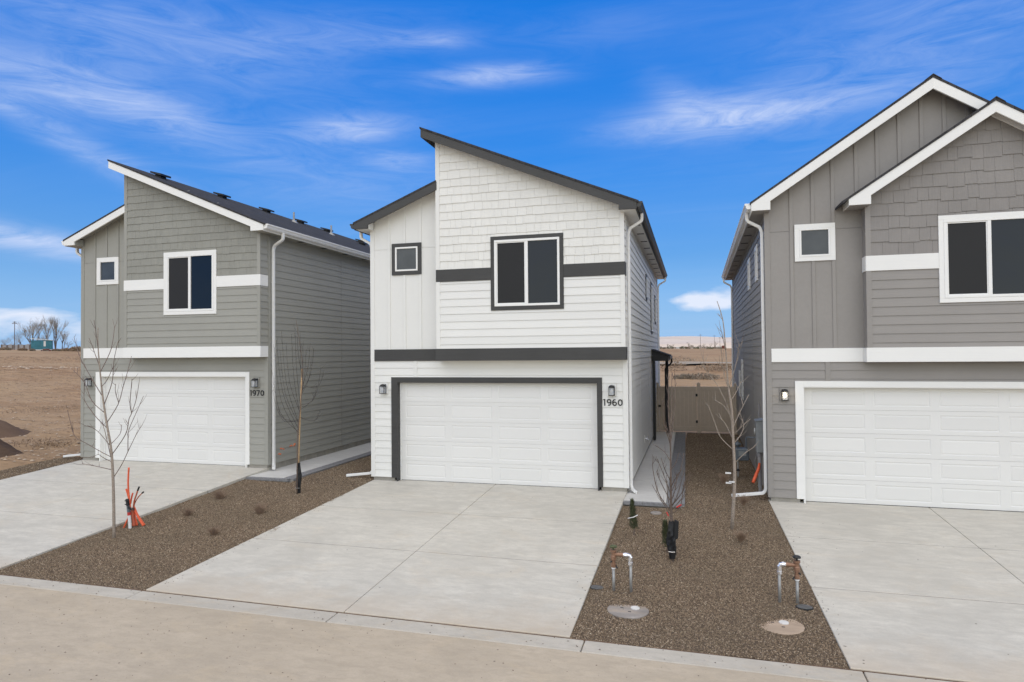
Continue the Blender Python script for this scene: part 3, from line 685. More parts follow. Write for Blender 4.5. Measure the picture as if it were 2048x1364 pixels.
def eave(house, roof, side, xw, ztop, soffmat, fasmat, gutmat, y0, y1, zs=6.165):
    """boxed eave: soffit panels, fascia board, gutter; side -1 left, +1 right; xw = wall line, xo = outer edge"""
    xo = xw + side*.305
    a, b = sorted((xw, xo))
    obj('fascia', MB().box(min(xo-side*.025, xo), max(xo-side*.025, xo), y0+.04, y1, zs-.012, ztop-.03), fasmat, roof)
    y = y0 + .042
    k = 0
    while y < y1 - .01:
        e = min(y+1.22, y1)
        obj('soffit_panel', MB().box(a+.026 if side < 0 else a+.001, b-.001 if side < 0 else b-.026, y+.002, e-.002, zs, zs+.012), soffmat, roof)
        if e - y > .9 and k > 0:
            sv = MB(); ym = (y+e)/2
            for s in (-.055, -.018, .018, .055): sv.box((a+b)/2-.09, (a+b)/2+.09, ym+s-.007, ym+s+.007, zs-.004, zs-.0005)
            obj('soffit_vent', sv, M['black'], roof)
        y = e; k += 1
    # K-style gutter
    g = [(0, 0), (.075, 0), (.095, .035), (.095, .06), (.122, .085), (.122, .118), (.112, .118), (.112, .09), (.085, .064), (.085, .04), (.07, .01), (.01, .01), (.01, .118), (0, .118)]
    gm = MB().prism([(xo+side*(.001+u), ztop-.15+v) for u, v in (g if side > 0 else g)], y0+.03, y1-.02)
    for yy in (y0+.031, y1-.022): gm.prism([(xo+side*(.001+u), ztop-.15+v) for u, v in ((0, 0), (.075, 0), (.095, .035), (.095, .06), (.122, .085), (.122, .118), (0, .118))], yy, yy+.003)
    go = obj('gutter', gm, gutmat, roof)
    return xo, go
def downspout(parent, xo, side, xw, ztop, y, dsmat, zbot, kick):
    xg = xo + side*.055; xd = xw + side*.06
    pts = [(xg, y, ztop-.14), (xg, y, ztop-.25)]
    for i in range(1, 5): a = R_(18*i); pts.append((xg - side*.05*(1-math.cos(a)), y, ztop-.25-.09*math.sin(a)))
    pts += [(xd+side*.05, y, ztop-.46)]
    for i in range(1, 5): a = R_(20*i); pts.append((xd+side*.05-side*.05*math.sin(a), y, ztop-.46-.09*(1-math.cos(a))-.02*i))
    pts += [(xd, y, ztop-.72), (xd, y, zbot+.12)]
    ex = Vector((xd, y, zbot+.12)); k = Vector(kick)
    for i in range(1, 5): a = R_(20*i); pts.append(tuple(ex + k.normalized()*.09*(1-math.cos(a)) - Vector((0, 0, .10*math.sin(a)))))
    last = Vector(pts[-1]); pts.append(tuple(last + k))
    o = obj('downspout', MB().rect_tube(pts, .06, .078), dsmat, parent, bev=.006)
    for zz in (2.86, 4.9): obj('spout_joint', MB().box(xd-.034, xd+.034, y-.043, y+.043, zz, zz+.012), dsmat, parent)
    return o

def house(key, label, sid, shk, pan, trim, fasmat, gutmat, dsmat, soffmat, num, kind, lit, expo, wmin, wmax, stag, rz=0.0):
    hx, hy, hz = HOUSE[key]; rnd = random.Random(ord(key))
    H = empty('house', (hx, hy, hz), rz); tag(H, label, 'house', 'two-storey houses along the street')
    bx0, bx1, P = 1.855, GW, .30
    ZS = 6.165 if kind == 'shed' else 6.10
    if kind == 'shed':
        sl_ = .4134; rl = .40
        zl = lambda x: 6.345 + rl*(x+.30)              # top of lower left roof
        zr = lambda x: 8.41 - sl_*(x-1.59)             # top of upper right roof
        under = lambda x: (zr(x) if x > 1.86 else zl(x)) - .055
        core = [(0, .09), (GW, .09), (GW, ZS+.1), (GW-.001, zr(GW)-.06), (1.86, zr(1.86)-.06), (1.86, zl(1.86)-.06), (0, zl(0)-.06)]
        bayroof = lambda x: zr(x) - .058
    else:
        sl_ = .665; xr = 3.085
        zm = lambda x: 6.295 + sl_*((x+.30) if x < xr else (2*xr+.30-x))
        zb = lambda x: 6.13 + sl_*((x-1.385) if x < 4.03 else (2*4.03-1.385-x))
        core = [(0, .09), (GW, .09), (GW, zm(GW)-.06), (xr, zm(xr)-.06), (0, zm(0)-.06)]
        bayroof = lambda x: zb(x) - .058
    wall = obj('wall', MB().prism(core, .14, DEP), sid, H)
    fm = MB()                                           # front leaf with the garage opening
    fm.box(0, .65, 0, .14, .09, 2.56); fm.box(5.634, GW, 0, .14, .09, 2.56); fm.box(0, GW, 0, .14, 2.56, 3.0)
    up = [(0, 3.0), (GW, 3.0)] + [p for p in core if p[1] > 4]
    fm.prism(up, .002, .14)
    front = obj('front_wall', fm, pan, H)
    if kind == 'shed': bp = [(bx0, 2.965), (bx1, 2.965), (bx1, bayroof(bx1)), (bx0, bayroof(bx0))]
    else: bp = [(bx0, 2.965), (bx1, 2.965), (bx1, bayroof(bx1)), (4.03, bayroof(4.03)), (bx0, bayroof(bx0))]
    bay = obj('bay_wall', MB().prism(bp, -P, 0.001), sid, H)
    obj('foundation', MB().box(.03, .60, .012, .3, -.35, .09).box(5.66, GW-.03, .012, .3, -.35, .09).box(.031, GW-.031, .30, DEP-.03, -.35, .089), M['found'], H)
    bm = board_mesh(sid)
    cw = .088
    # lower front lap siding
    lampz = 2.262
    lp = [(.347 if key != 'r' else .32), 5.924]
    holes = [(.533, 5.70, 0, 2.534), (1.12, 1.215, 2.534, 3), *[(x-.095, x+.095, lampz-.138, lampz+.133) for x in lp]]
    lap(front, 'f', cw, GW-cw, .09, 2.931, bm, holes)
    obj('trim_board', MB().box(1.121, 1.214, -.024, 0, 2.534, 2.931), pan, front)
    for a in (0, GW-cw): obj('corner_trim', MB().box(a+(0 if a else -.024), a+cw+(.024 if a else 0), -.025, -.0005, .085, 2.931 if a else 6.2), pan, front, bev=.002)
    # board and batten, upper left
    eps = .0
    topf = (lambda x: zl(x)-.06) if kind == 'shed' else (lambda x: zm(x)-.06)
    xl = 1.855
    obj('panel', MB().prism([(cw, 3.2), (xl, 3.2), (xl, 5.675), (cw, 5.675)], -.012, .001), pan, front)
    if kind == 'shed': obj('panel', MB().prism([(cw, 5.685), (xl, 5.685), (xl, topf(xl)), (cw, topf(cw))], -.008, .001), pan, front)
    else: obj('panel', MB().prism([(cw, 5.685), (GW-.02, 5.685), (GW-.02, topf(GW-.02)), (xr, topf(xr)), (cw, topf(cw))], -.008, .001), pan, front)
    win = (.568, 1.348, 5.034, 5.808)
    bl = [.447, .862, 1.278] if kind == 'shed' else [.475, .893, 1.279, 1.727, 2.12, 2.525, 2.924, 3.326, 3.73, 4.13, 4.54, 4.95, 5.35, 5.76]
    for x in bl:
        z0 = 3.2 if x < 1.7 else 6.0
        tops = min(topf(x), topf(x+.07))
        segs = [(z0, tops)]
        if x+.07 > win[0]+.003 and x < win[1]-.003: segs = [(z0, win[2]), (win[3], tops)]
        for s, e in segs: obj('batten', MB().box(x, x+.068, -.03, -.006, s, e), pan, front, bev=.002)
    window(H, 'f', *win, .092, trim, -.012, slide=False, frosted=True)
    # bands
    zb0, zb1 = 2.931, 3.215
    obj('band', MB().box(.082, bx0-.03, -.036, 0, zb0, zb1), trim, front, bev=.003)
    obj('band', MB().box(bx0-.03, bx1+.024, -P-.034, -P, zb0, zb1), trim, bay, bev=.003)
    obj('band', MB().box(bx0-.032, bx0-.002, -P, -.034, zb0, zb1), trim, bay)
    obj('band', MB().box(bx1+.001, bx1+.022, -P+.0005, -.01, zb0, zb1), trim, bay)
    obj('bay_soffit', MB().box(bx0, bx1, -P, -.002, zb0+.02, zb0+.034), pan, bay)
    # bay: lap below, band, shakes above
    wz = (3.20, 4.906, 4.087, 5.789) if kind == 'shed' else (3.125, 4.83, 4.075, 5.772)
    b0, b1 = (4.793, 5.08) if kind == 'shed' else (4.748, 5.05)
    hol = [wz]
    lap(bay, 'f', bx0+cw, bx1-cw, zb1, b0, bm, hol, yb=-P, zstart=zb1-.08)
    for q in ((bx0-.012, wz[0]), (wz[1], bx1+.02)): obj('band', MB().box(q[0], q[1], -P-.03, -P, b0, b1), trim, bay, bev=.003)
    obj('band', MB().box(bx1+.001, bx1+.018, -P+.0005, -.01, b0, b1), trim, bay)
    obj('band', MB().box(bx0-.018, bx0-.001, -P+.0005, -.03, b0, b1), trim, bay)
    for x in (bx0, bx1-cw):
        xa, xb = (x-.012, x+cw) if x == bx0 else (x, x+cw+.012)
        tp = min(bayroof(max(xa, bx0)), bayroof(min(xb, bx1)))
        for s, e in ((zb1, b0), (b1, tp)): obj('corner_trim', MB().box(xa, xb, -P-.024, -P, s, e), pan, bay, bev=.002)
    # side returns of the bay
    lap(bay, 'r', -P+.004, -.004, zb1, 6.14, bm, [(-1, 1, b0, b1)], zstart=zb1-.08)
    shakes(bay, bx0+cw, bx1-cw, b1, bayroof, expo, wmin, wmax, stag, shk, -P, hol, rnd)
    window(H, 'f', *wz, .088, trim, -P, slide=True)
    # side walls
    near = 'r' if key != 'r' else 'l'
    sw = []
    if key == 'c': sw = [(6.2, 6.75, 4.75, 5.55), (8.6, 9.5, 3.75, 5.55), (11.0, 11.9, 4.2, 5.3)]
    if key == 'r': sw = [(1.75, 2.35, 4.86, 5.72), (4.05, 4.75, 4.86, 5.72), (8.9, 9.6, 1.6, 2.5), (7.5, 8.2, 1.6, 2.9)]
    jn = {'c': (3.66, 7.3, 11.0), 'l': (3.7, 8.0, 11.5), 'r': (3.6, 7.2, 10.8)}[key]
    dh = [(9.45, 10.4, 0, 2.3)] if key == 'c' else []
    lap(wall, near, .09, DEP-.09, .09, 6.12 if kind == 'shed' else 6.06, bm, sw + dh, jn)
    far_ = 'l' if near == 'r' else 'r'
    lap(wall, far_, .09, DEP-.09, .09, 6.10 if kind == 'shed' else 6.06, bm, (), ())
    for fr in ('r', 'l'):
        for a in (.0005, DEP-.09): obj('corner_trim', fbox(MB(), fr, a, a+.089, 0.0005, .024, .085, 6.13), pan, wall)
    for j in jn: obj('joint_trim', fbox(MB(), near, j-.012, j+.012, .0165, .0185, .10, 6.05), sid, wall)
    for q in sw: window(H, near, *q, .085, trim if key == 'r' else trim, slide=False)
    # roofs
    ov = .60
    if kind == 'shed':
        rf = obj('roof', MB().prism([(-.325, zl(-.325)), (1.86, zl(1.86)), (1.86, zl(1.86)-.045), (-.325, zl(-.325)-.045)], -.345, DEP+.3), M['shingle'], H)
        ru = obj('roof', MB().prism([(1.57, zr(1.57)), (6.60, zr(6.60)), (6.60, zr(6.60)-.045), (1.57, zr(1.57)-.045)], -ov-.015, DEP+.3), M['shingle'], H)
        fl = [(-.30, zl(-.3)-.046), (-.30, ZS), (.075, ZS), (.075, zl(.075)-.236), (1.875, zl(1.875)-.236), (1.875, zl(1.875)-.046)]
        obj('rake_fascia', MB().prism(fl[::-1], -.338, -.30), fasmat, rf, bev=.002)
        fu = [(1.59, zr(1.59)-.046), (6.556, zr(6.556)-.046), (6.556, ZS), (6.175, ZS), (6.175, zr(6.175)-.236), (1.59, zr(1.59)-.236)]
        obj('rake_fascia', MB().prism(fu[::-1], -ov, -ov+.038), fasmat, ru, bev=.002)
        obj('rake_soffit', MB().prism([(1.62, zr(1.62)-.10), (6.2, zr(6.2)-.10), (6.2, zr(6.2)-.115), (1.62, zr(1.62)-.115)], -ov+.038, -P+.001), soffmat, ru)
        obj('peak_soffit', MB().prism([(1.615, zr(1.615)-.10), (1.859, zr(1.859)-.10), (1.859, zr(1.859)-.115), (1.615, zr(1.615)-.115)], -P+.002, DEP+.28), soffmat, ru)
        obj('peak_fascia', MB().box(1.59, 1.612, -ov+.039, DEP+.29, zr(1.59)-.235, zr(1.612)-.05), fasmat, ru)
        obj('rake_soffit', MB().prism([(.07, zl(.07)-.10), (1.858, zl(1.858)-.10), (1.858, zl(1.858)-.115), (.07, zl(.07)-.115)], -.30, -.001), soffmat, rf)
        for r_, xa, xb_, ya, yb_, zz_ in ((rf, .0, .075, -.30, -.026, zl(.0)-.11), (ru, 6.175, GW+.001, -ov+.038, -P-.001, zr(GW)-.11)):
            obj('box_return', MB().box(xa, xb_, ya, yb_, ZS+.001, zz_), soffmat, r_)
        cl_ = obj('clerestory_wall', MB().box(1.8605, 2.2, -P+.004, DEP-.01, 6.8, 7.9), sid, H)
        xo, g1 = eave(H, ru, 1, GW, zr(6.556)-.0, soffmat, fasmat, gutmat, -ov, DEP+.28, ZS)
        xo2, g2 = eave(H, rf, -1, 0.0, zl(-.3)-.0, soffmat, fasmat, gutmat, -.338, DEP+.28, ZS)
        downspout(g1, xo, 1, GW, zr(6.556), .17 if key == 'c' else .16, dsmat, .03, (.07, -.10, -.035))
        downspout(g2, xo2, -1, 0.0, zl(-.3), .14, dsmat, .12, (-.62, -.06, -.07))
        downspout(g1, xo, 1, GW, zr(6.556), DEP-.2, dsmat, .03, (.07, .10, -.035))
        for i, y in enumerate((.55, 3.1, 5.4, 7.5, 9.4, 10.4, 12.3)):        # box vents below the peak, pipe vents lower
            x = 2.25 if i != 5 else 3.35
            zz = zr(x)
            v = MB(); v.box(x-.10, x+.10, y-.10, y+.10, zz-.05, zz+.10); v.prism([(x-.19, zz+.12), (x-.19, zz+.175), (x+.19, zz+.155-sl_*.2), (x+.19, zz+.10-sl_*.2)], y-.19, y+.19)
            obj('roof_vent', v, M['black'], ru)
        for x, y in ((2.7, 6.4), (3.0, 8.5)):
            obj('vent_pipe', MB().tube([(x, y, zr(x)-.05), (x, y, zr(x)+.36)], .035, 10).lathe((x, y, zr(x)-.06), [(.16, 0), (.14, .03), (.05, .12), (.045, .14)], 12), M['galv'], ru)
    else:
        A = MB().prism([(-.325, zm(-.325)), (xr, zm(xr)), (2*xr+.325, zm(2*xr+.325)), (2*xr+.325, zm(2*xr+.325)-.05), (xr, zm(xr)-.055), (-.325, zm(-.325)-.05)], -.345, DEP+.3)
        ru = obj('roof', A, M['shingle'], H)
        xb = 4.03; xe = 2*xb-1.385
        B_ = MB().prism([(1.36, zb(1.36)), (xb, zb(xb)), (xe+.025, zb(xe+.025)), (xe+.025, zb(xe+.025)-.05), (xb, zb(xb)-.055), (1.36, zb(1.36)-.05)], -ov-.015, 2.2)
        rb = obj('bay_roof', B_, M['shingle'], H)
        f1 = [(-.30, zm(-.3)-.046), (-.30, ZS), (.075, ZS), (.075, zm(.075)-.262), (xr, zm(xr)-.268), (2*xr-.075, zm(2*xr-.075)-.262), (2*xr-.075, ZS), (2*xr+.30, ZS), (2*xr+.30, zm(2*xr+.3)-.046), (xr, zm(xr)-.05)]
        h1 = f1[:5]+[f1[9]]; h2 = [f1[9]]+f1[4:9]
        for h in (h1, h2): obj('rake_fascia', MB().prism(h, -.338, -.30), fasmat, ru, bev=.002)
        ZB = 6.035
        f2 = [(1.50, zb(1.50)-.046), (1.50, ZB), (1.895, ZB), (1.895, zb(1.895)-.262), (xb, zb(xb)-.268), (2*xb-1.895, zb(2*xb-1.895)-.262), (2*xb-1.895, ZB), (2*xb-1.50, ZB), (2*xb-1.5, zb(2*xb-1.5)-.046), (xb, zb(xb)-.05)]
        for h in (f2[:5]+[f2[9]], [f2[9]]+f2[4:9]): obj('rake_fascia', MB().prism(h, -ov, -ov+.038), fasmat, rb, bev=.002)
        obj('eave_fascia', MB().box(1.50, 1.522, -ov+.039, -.012, ZB, zb(1.5)-.05), fasmat, rb)
        obj('eave_soffit', MB().box(1.524, 1.853, -ov+.039, -.013, ZB+.004, ZB+.016), soffmat, rb)
        obj('rake_soffit', MB().prism([(1.86, zb(1.86)-.13), (xb, zb(xb)-.13), (2*xb-1.86, zb(1.86)-.13), (2*xb-1.86, zb(1.86)-.145), (xb, zb(xb)-.145), (1.86, zb(1.86)-.145)], -ov+.038, -P+.001), soffmat, rb)
        obj('rake_soffit', MB().prism([(.07, zm(.07)-.13), (xr, zm(xr)-.13), (2*xr-.07, zm(.07)-.13), (2*xr-.07, zm(.07)-.145), (xr, zm(xr)-.145), (.07, zm(.07)-.145)], -.30, -.031), soffmat, ru)
        obj('ridge_cap', MB().prism([(xr-.15, zm(xr-.15)+.006), (xr, zm(xr)+.02), (xr+.15, zm(xr-.15)+.006), (xr+.15, zm(xr-.15)-.002), (xr, zm(xr)), (xr-.15, zm(xr-.15)-.002)], -.36, DEP+.31), M['shingle'], ru)
        obj('ridge_cap', MB().prism([(xb-.15, zb(xb-.15)+.006), (xb, zb(xb)+.02), (xb+.15, zb(xb-.15)+.006), (xb+.15, zb(xb-.15)-.002), (xb, zb(xb)), (xb-.15, zb(xb-.15)-.002)], -ov-.03, 2.2), M['shingle'], rb)
        for r_, xa, xb_, ya, yb_, z0_, zz_ in ((ru, .0, .075, -.30, -.026, ZS+.001, zm(.0)-.12), (ru, 2*xr-.075, 2*xr, -.30, -.026, ZS+.001, zm(0)-.12), (rb, 1.856, 1.895, -ov+.038, -P-.001, ZB+.001, zb(1.856)-.12), (rb, 2*xb-1.895, 2*xb-1.856, -ov+.038, -P-.001, ZB+.001, zb(1.856)-.12)):
            obj('box_return', MB().box(xa, xb_, ya, yb_, z0_, zz_), soffmat, r_)
        xo2, g2 = eave(H, ru, -1, 0.0, zm(-.3), soffmat, fasmat, gutmat, -.338, DEP+.28, ZS)
        xo, g1 = eave(H, ru, 1, GW, zm(2*xr+.3), soffmat, fasmat, gutmat, .6, DEP+.28, ZS)
        downspout(g2, xo2, -1, 0.0, zm(-.3), .14, dsmat, .12, (-.62, -.06, -.07))
        downspout(g2, xo2, -1, 0.0, zm(-.3), DEP-.2, dsmat, .0, (-.1, .1, -.04))
    garage(H, trim, rnd)
    for x in lp: lamp(H, x, lampz, lit, pan)
    if num:
        pl = obj('house_number', MB().box(5.714, 6.142, -.0235, -.018, 1.868, 2.085), pan, H)
        x = 5.722
        for ch in num: digit(ch, x, 1.905, .148, -.026, pl); x += .148*(.52 if ch == '1' else .84)
    return H
HC = house('c', 'white house with charcoal trim, number 1960, in the middle', M['c_sid'], M['c_shk'], M['c_pan'], M['charcoal'], M['charcoal'], M['alu_dark'], M['alu_white'], M['c_pan'], '1960', 'shed', False, .1945, .12, .32, .0085, rz=R_(0.35))
HL = house('l', 'sage grey house with white trim, number 1970, on the left', M['l_sid'], M['l_shk'], M['l_pan'], M['trim_white'], M['trim_white'], M['alu_white'], M['alu_white'], M['l_pan'], '1970', 'shed', False, .1945, .12, .32, .0085)
HR = house('r', 'taupe grey gabled house with white trim on the right', M['r_sid'], M['r_shk'], M['r_pan'], M['trim_white'], M['trim_white'], M['alu_white'], M['alu_white'], M['r_pan'], '', 'gable', True, .258, .17, .33, .022)
# side entry of the middle house: door, small porch roof with posts, hose tap
hh = HC
dr = obj('side_door', fbox(MB(), 'r', 9.45, 10.4, 0, .03, .06, 2.3), M['black'], hh)
obj('door_frame', fbox(fbox(MB(), 'r', 9.36, 9.45, 0, .05, .02, 2.39), 'r', 10.4, 10.49, 0, .05, .02, 2.39), M['charcoal'], dr)
pr = obj('porch_roof', MB().prism([(GW+.02, 3.16), (GW+.58, 2.96), (GW+.58, 2.78), (GW+.02, 2.78)], 8.75, 11.2), M['black'], hh)
obj('porch_shingles', MB().prism([(GW+.02, 3.20), (GW+.62, 2.985), (GW+.62, 2.955), (GW+.02, 3.165)], 8.7, 11.25), M['shingle'], pr)
obj('porch_gutter', MB().box(GW+.581, GW+.66, 8.74, 11.21, 2.85, 2.95), M['alu_dark'], pr)
obj('porch_post', MB().box(GW+.04, GW+.13, 8.8, 8.89, .0, 2.80), M['black'], pr)
obj('porch_post', MB().box(GW+.40, GW+.51, 10.9, 11.01, .0, 2.78), M['black'], pr)
obj('porch_downspout', MB().tube([(GW+.63, 11.1, 2.86), (GW+.63, 11.1, 2.72), (GW+.58, 11.08, 2.62), (GW+.44, 11.05, 2.54), (GW+.40, 11.05, 2.44), (GW+.40, 11.05, .1)], .035, 8), M['black'], pr)
hb = obj('hose_tap', fbox(MB(), 'r', 4.92, 5.06, .012, .03, .42, .64), M['vinyl'], hh)
obj('tap_spout', MB().tube([(GW+.02, 4.99, .55), (GW+.09, 4.99, .55), (GW+.12, 4.99, .50)], .016, 8).lathe((GW+.09, 4.99, .56), [(.01, 0), (.01, .03), (.035, .035), (.035, .045)], 10), M['bright'], hb)
# utilities on the side of the right house: power meter, gas meter, conduits
hr = HR
mt = obj('electric_meter', MB().box(-.19, -.02, .62, .98, .92, 1.62), M['meter'], hr, bev=.01)
obj('meter_cover', MB().prism([(-.21, 1.62), (-.02, 1.66), (-.02, 1.62)], .6, 1.0), M['meter'], mt)
obj('meter_dial', MB().box(-.13, -.02, 1.10, 1.30, 1.22, 1.44), M['meter'], mt); obj('dial_glass', MB().tube([(-.14, 1.2, 1.33), (-.19, 1.2, 1.33)], .075, 14), M['bulboff'], mt)
obj('riser_conduit', MB().tube([(-.11, .8, .92), (-.11, .8, -.1)], .04, 10).tube([(-.11, .8, .90), (-.11, .8, .82)], .055, 10), M['pvcgrey'], mt)
obj('cable_conduit', MB().tube([(-.05, 1.55, 1.95), (-.05, 1.55, .3)], .016, 6).tube([(-.06, 1.35, 1.1), (-.10, 1.45, .7), (-.07, 1.6, .2), (-.09, 1.5, -.02)], .014, 6).tube([(-.06, 1.30, 1.1), (-.16, 1.5, .6), (-.10, 1.65, .1)], .012, 6), M['pvcgrey'], mt)
gm_ = empty('gas_meter', (HOUSE['r'][0]-.38, HOUSE['r'][1]+2.6, -.05)); tag(gm_, 'slate grey gas meter with pipes beside the taupe house', 'gas meter')
g = MB().box(-.16, .16, -.15, .15, .42, .72).box(-.13, .13, -.17, .17, .47, .67); obj('body', g, M['gasm'], gm_, bev=.03)
obj('dial', MB().box(-.09, .09, -.19, -.165, .55, .66), M['meter'], gm_)
obj('pipe', MB().tube([(-.1, 0, .0), (-.1, 0, .42)], .02, 8), M['galv'], gm_); obj('pipe', MB().tube([(.1, 0, .72), (.1, 0, .98), (.12, -.05, 1.0), (.30, -.1, 1.0)], .018, 8), M['gasm'], gm_)
obj('regulator', MB().lathe((-.1, 0, .80), [(.02, -.06), (.05, -.03), (.085, 0), (.085, .03), (.03, .06)], 12).tube([(-.1, 0, .72), (-.1, 0, .98)], .018, 8), M['gasm'], gm_)
obj('shutoff_valve', MB().box(-.125, -.075, -.03, .03, .14, .2).box(-.15, -.05, -.05, -.035, .15, .18), M['black'], gm_)
oc = tag(obj('orange_conduit', MB().tube([at_y(1519, 926, 15.55), at_y(1517, 938, 15.5), at_y(1511, 953, 15.4), at_y(1506, 965, 15.3)], [.024, .034, .036, .034], 10), M['orange'], smooth=True), 'bent orange conduit stub by the meter of the taupe house', 'conduit')

# ================================================================== fence with gate
fx0, fx1, fy = -1.62, 1.44, 26.62
Fz = -.03
F = empty('vinyl_fence', (0, fy, Fz)); tag(F, 'tan vinyl privacy fence with gate closing the gap between houses', 'fence')
for x in (fx0+.06, .02, fx1-.05):
    p = obj('post', MB().box(x-.063, x+.063, -.063, .063, -.1, 1.86), M['fence'], F, bev=.006)
    obj('post_cap', MB().box(x-.072, x+.072, -.072, .072, 1.86, 1.885).prism([(x-.06, 1.885), (x+.06, 1.885), (x+.01, 1.92), (x-.01, 1.92)], -.06, .06), M['fence'], p)
def fpanel(a, b, name):
    g = obj(name, MB().box(a, b, -.03, .03, .025, .20), M['fence'], F, bev=.004)
    obj('rail', MB().box(a, b, -.03, .03, 1.60, 1.76), M['fence'], g, bev=.004)
    n = max(1, round((b-a)/.155)); w = (b-a)/n
    bmesh_ = MB().box(-.5, .5, -.022, .011, 0, 1.40).mesh('fence_board', M['fence'])
    for i in range(n):
        o = link('fence_board', bmesh_, g); o.location = (a+w*(i+.5), random.uniform(-.002, .002), .20); o.scale = (w-.003, 1, 1)
    return g
gt = fpanel(fx0+.132, -.050, 'gate'); fpanel(.083, fx1-.113, 'panel')
for z in (.35, 1.38): obj('hinge', MB().box(-.095, -.02, -.085, -.031, z, z+.1), M['black'], gt)
obj('latch', MB().box(fx0+.10, fx0+.20, -.085, -.031, .95, 1.03), M['black'], gt)

# ================================================================== young trees
def grow(pts, r0, r1, n=6):
    L = len(pts); return MB().tube(pts, [r0 + (r1-r0)*i/(L-1) for i in range(L)], n)
def smoothpath(p, k=3):
    P = [Vector(q) for q in p]; out = []
    for i in range(len(P)-1):
        a, b, c, d = P[max(i-1, 0)], P[i], P[i+1], P[min(i+2, len(P)-1)]
        for j in range(k):
            t = j/k; out.append(0.5*((2*b)+(-a+c)*t+(2*a-5*b+4*c-d)*t*t+(-a+3*b-3*c+d)*t**3))
    return out + [P[-1]]
def depthpath(poly, Y, dy):
    L = len(poly); return [at_y(x, y, Y + dy*(i/(L-1))**1.0) for i, (x, y) in enumerate(poly)]
def twigs(path, count, length, rnd, upb=0.6, r=.0042):
    mb = MB(); P = path
    for _ in range(count):
        i = rnd.randrange(max(1, len(P)//4), len(P)-1); p = P[i].lerp(P[i+1], rnd.random())
        d = (P[i+1]-P[i]).normalized() + Vector((rnd.uniform(-1, 1), rnd.uniform(-1, 1), rnd.uniform(0, upb)))*.8; d.normalize()
        l = length*rnd.uniform(.4, 1.1); q = p + d*l*.5; e = q + (d + Vector((0, 0, .35))).normalized()*l*.5
        mb.tube([p, q, e], [r, r*.8, r*.4], 4, False)
    return mb
def sapling(name, label, Y, trunk, tr, branches, mat_t, mat_b, seed, br=.009, ntw=5, tl=.22):
    rnd = random.Random(seed)
    tp = smoothpath([at_y(x, y, Y) for x, y in trunk], 3)
    base = tp[0].copy(); root = empty(name, base); tag(root, label, 'tree')
    off = lambda P: [p - base for p in P]
    tpo = off(tp); tpo[0].z -= .06
    obj('trunk', grow(tpo, tr, .006, 10), mat_t, root, smooth=True)
    def topx(p):
        v = p - Vector((0, 0, CAMZ)); w_ = v.dot(FW); return (CX + FPX*v.dot(RX)/w_, CY + FPX*v.dot(DN)/w_)
    knots = []
    def remember(P):
        for i in range(len(P)-1):
            for j in range(5): q = P[i].lerp(P[i+1], j/5); knots.append((topx(q), q))
    remember(tp)
    for k, b in enumerate(branches):
        dy = rnd.choice((-1, 1))*rnd.uniform(.05, .45)
        (kx, ky), q = min(knots, key=lambda n_: (n_[0][0]-b[0][0])**2 + (n_[0][1]-b[0][1])**2)   # start on the nearest wood
        raw = depthpath(b, q.y, dy); raw[0] = q
        P = smoothpath(raw, 4); remember(P)
        L = sum((P[i+1]-P[i]).length for i in range(len(P)-1))
        mb = grow(off(P), br*(.6+.5*min(1, L)), .0042, 6)
        tw = twigs(off(P), int(ntw*max(.4, L)), tl, rnd)
        k0 = len(mb.v); mb.v += tw.v; mb.f += [tuple(i+k0 for i in f) for f in tw.f]
        obj('branch', mb, mat_b, root, smooth=True)
    return root
t1 = sapling('sapling', 'tall bare sapling with wide thin branches beside the left driveway', 9.75,
    [(228, 1080), (227, 985), (223, 905), (214, 850), (205, 790), (199, 730), (196, 690), (196, 655)], .028,
    [[(229, 957), (243, 930), (256, 903), (272, 870), (285, 849)], [(228, 910), (251, 869), (258, 838), (263, 827), (272, 800), (278, 766)], [(256, 903), (256, 880), (258, 859), (274, 822), (287, 792)],
     [(264, 826), (260, 809), (262, 780), (264, 758)], [(220, 847), (236, 809), (246, 775), (256, 740), (263, 712)], [(236, 805), (231, 785), (231, 768)], [(223, 913), (201, 903), (175, 888), (150, 873), (141, 845), (135, 820)],
     [(223, 940), (204, 935), (184, 931), (164, 927)], [(221, 893), (196, 863), (175, 851)], [(215, 856), (194, 836), (178, 815), (168, 795), (171, 760)], [(211, 826), (184, 802), (169, 765), (147, 741)],
     [(206, 792), (180, 751), (160, 714), (148, 674)], [(206, 745), (219, 707), (226, 680), (229, 653)], [(212, 809), (224, 765), (228, 720), (236, 684)], [(202, 734), (184, 691), (178, 676)],
     [(224, 925), (206, 915), (196, 909), (184, 916)], [(228, 890), (240, 868), (243, 850)], [(204, 775), (214, 760), (226, 735)], [(197, 700), (192, 665), (188, 640)], [(226, 930), (214, 880), (205, 845)]],
    M['bark'], M['twig'], 11, .0072, 5, .25)
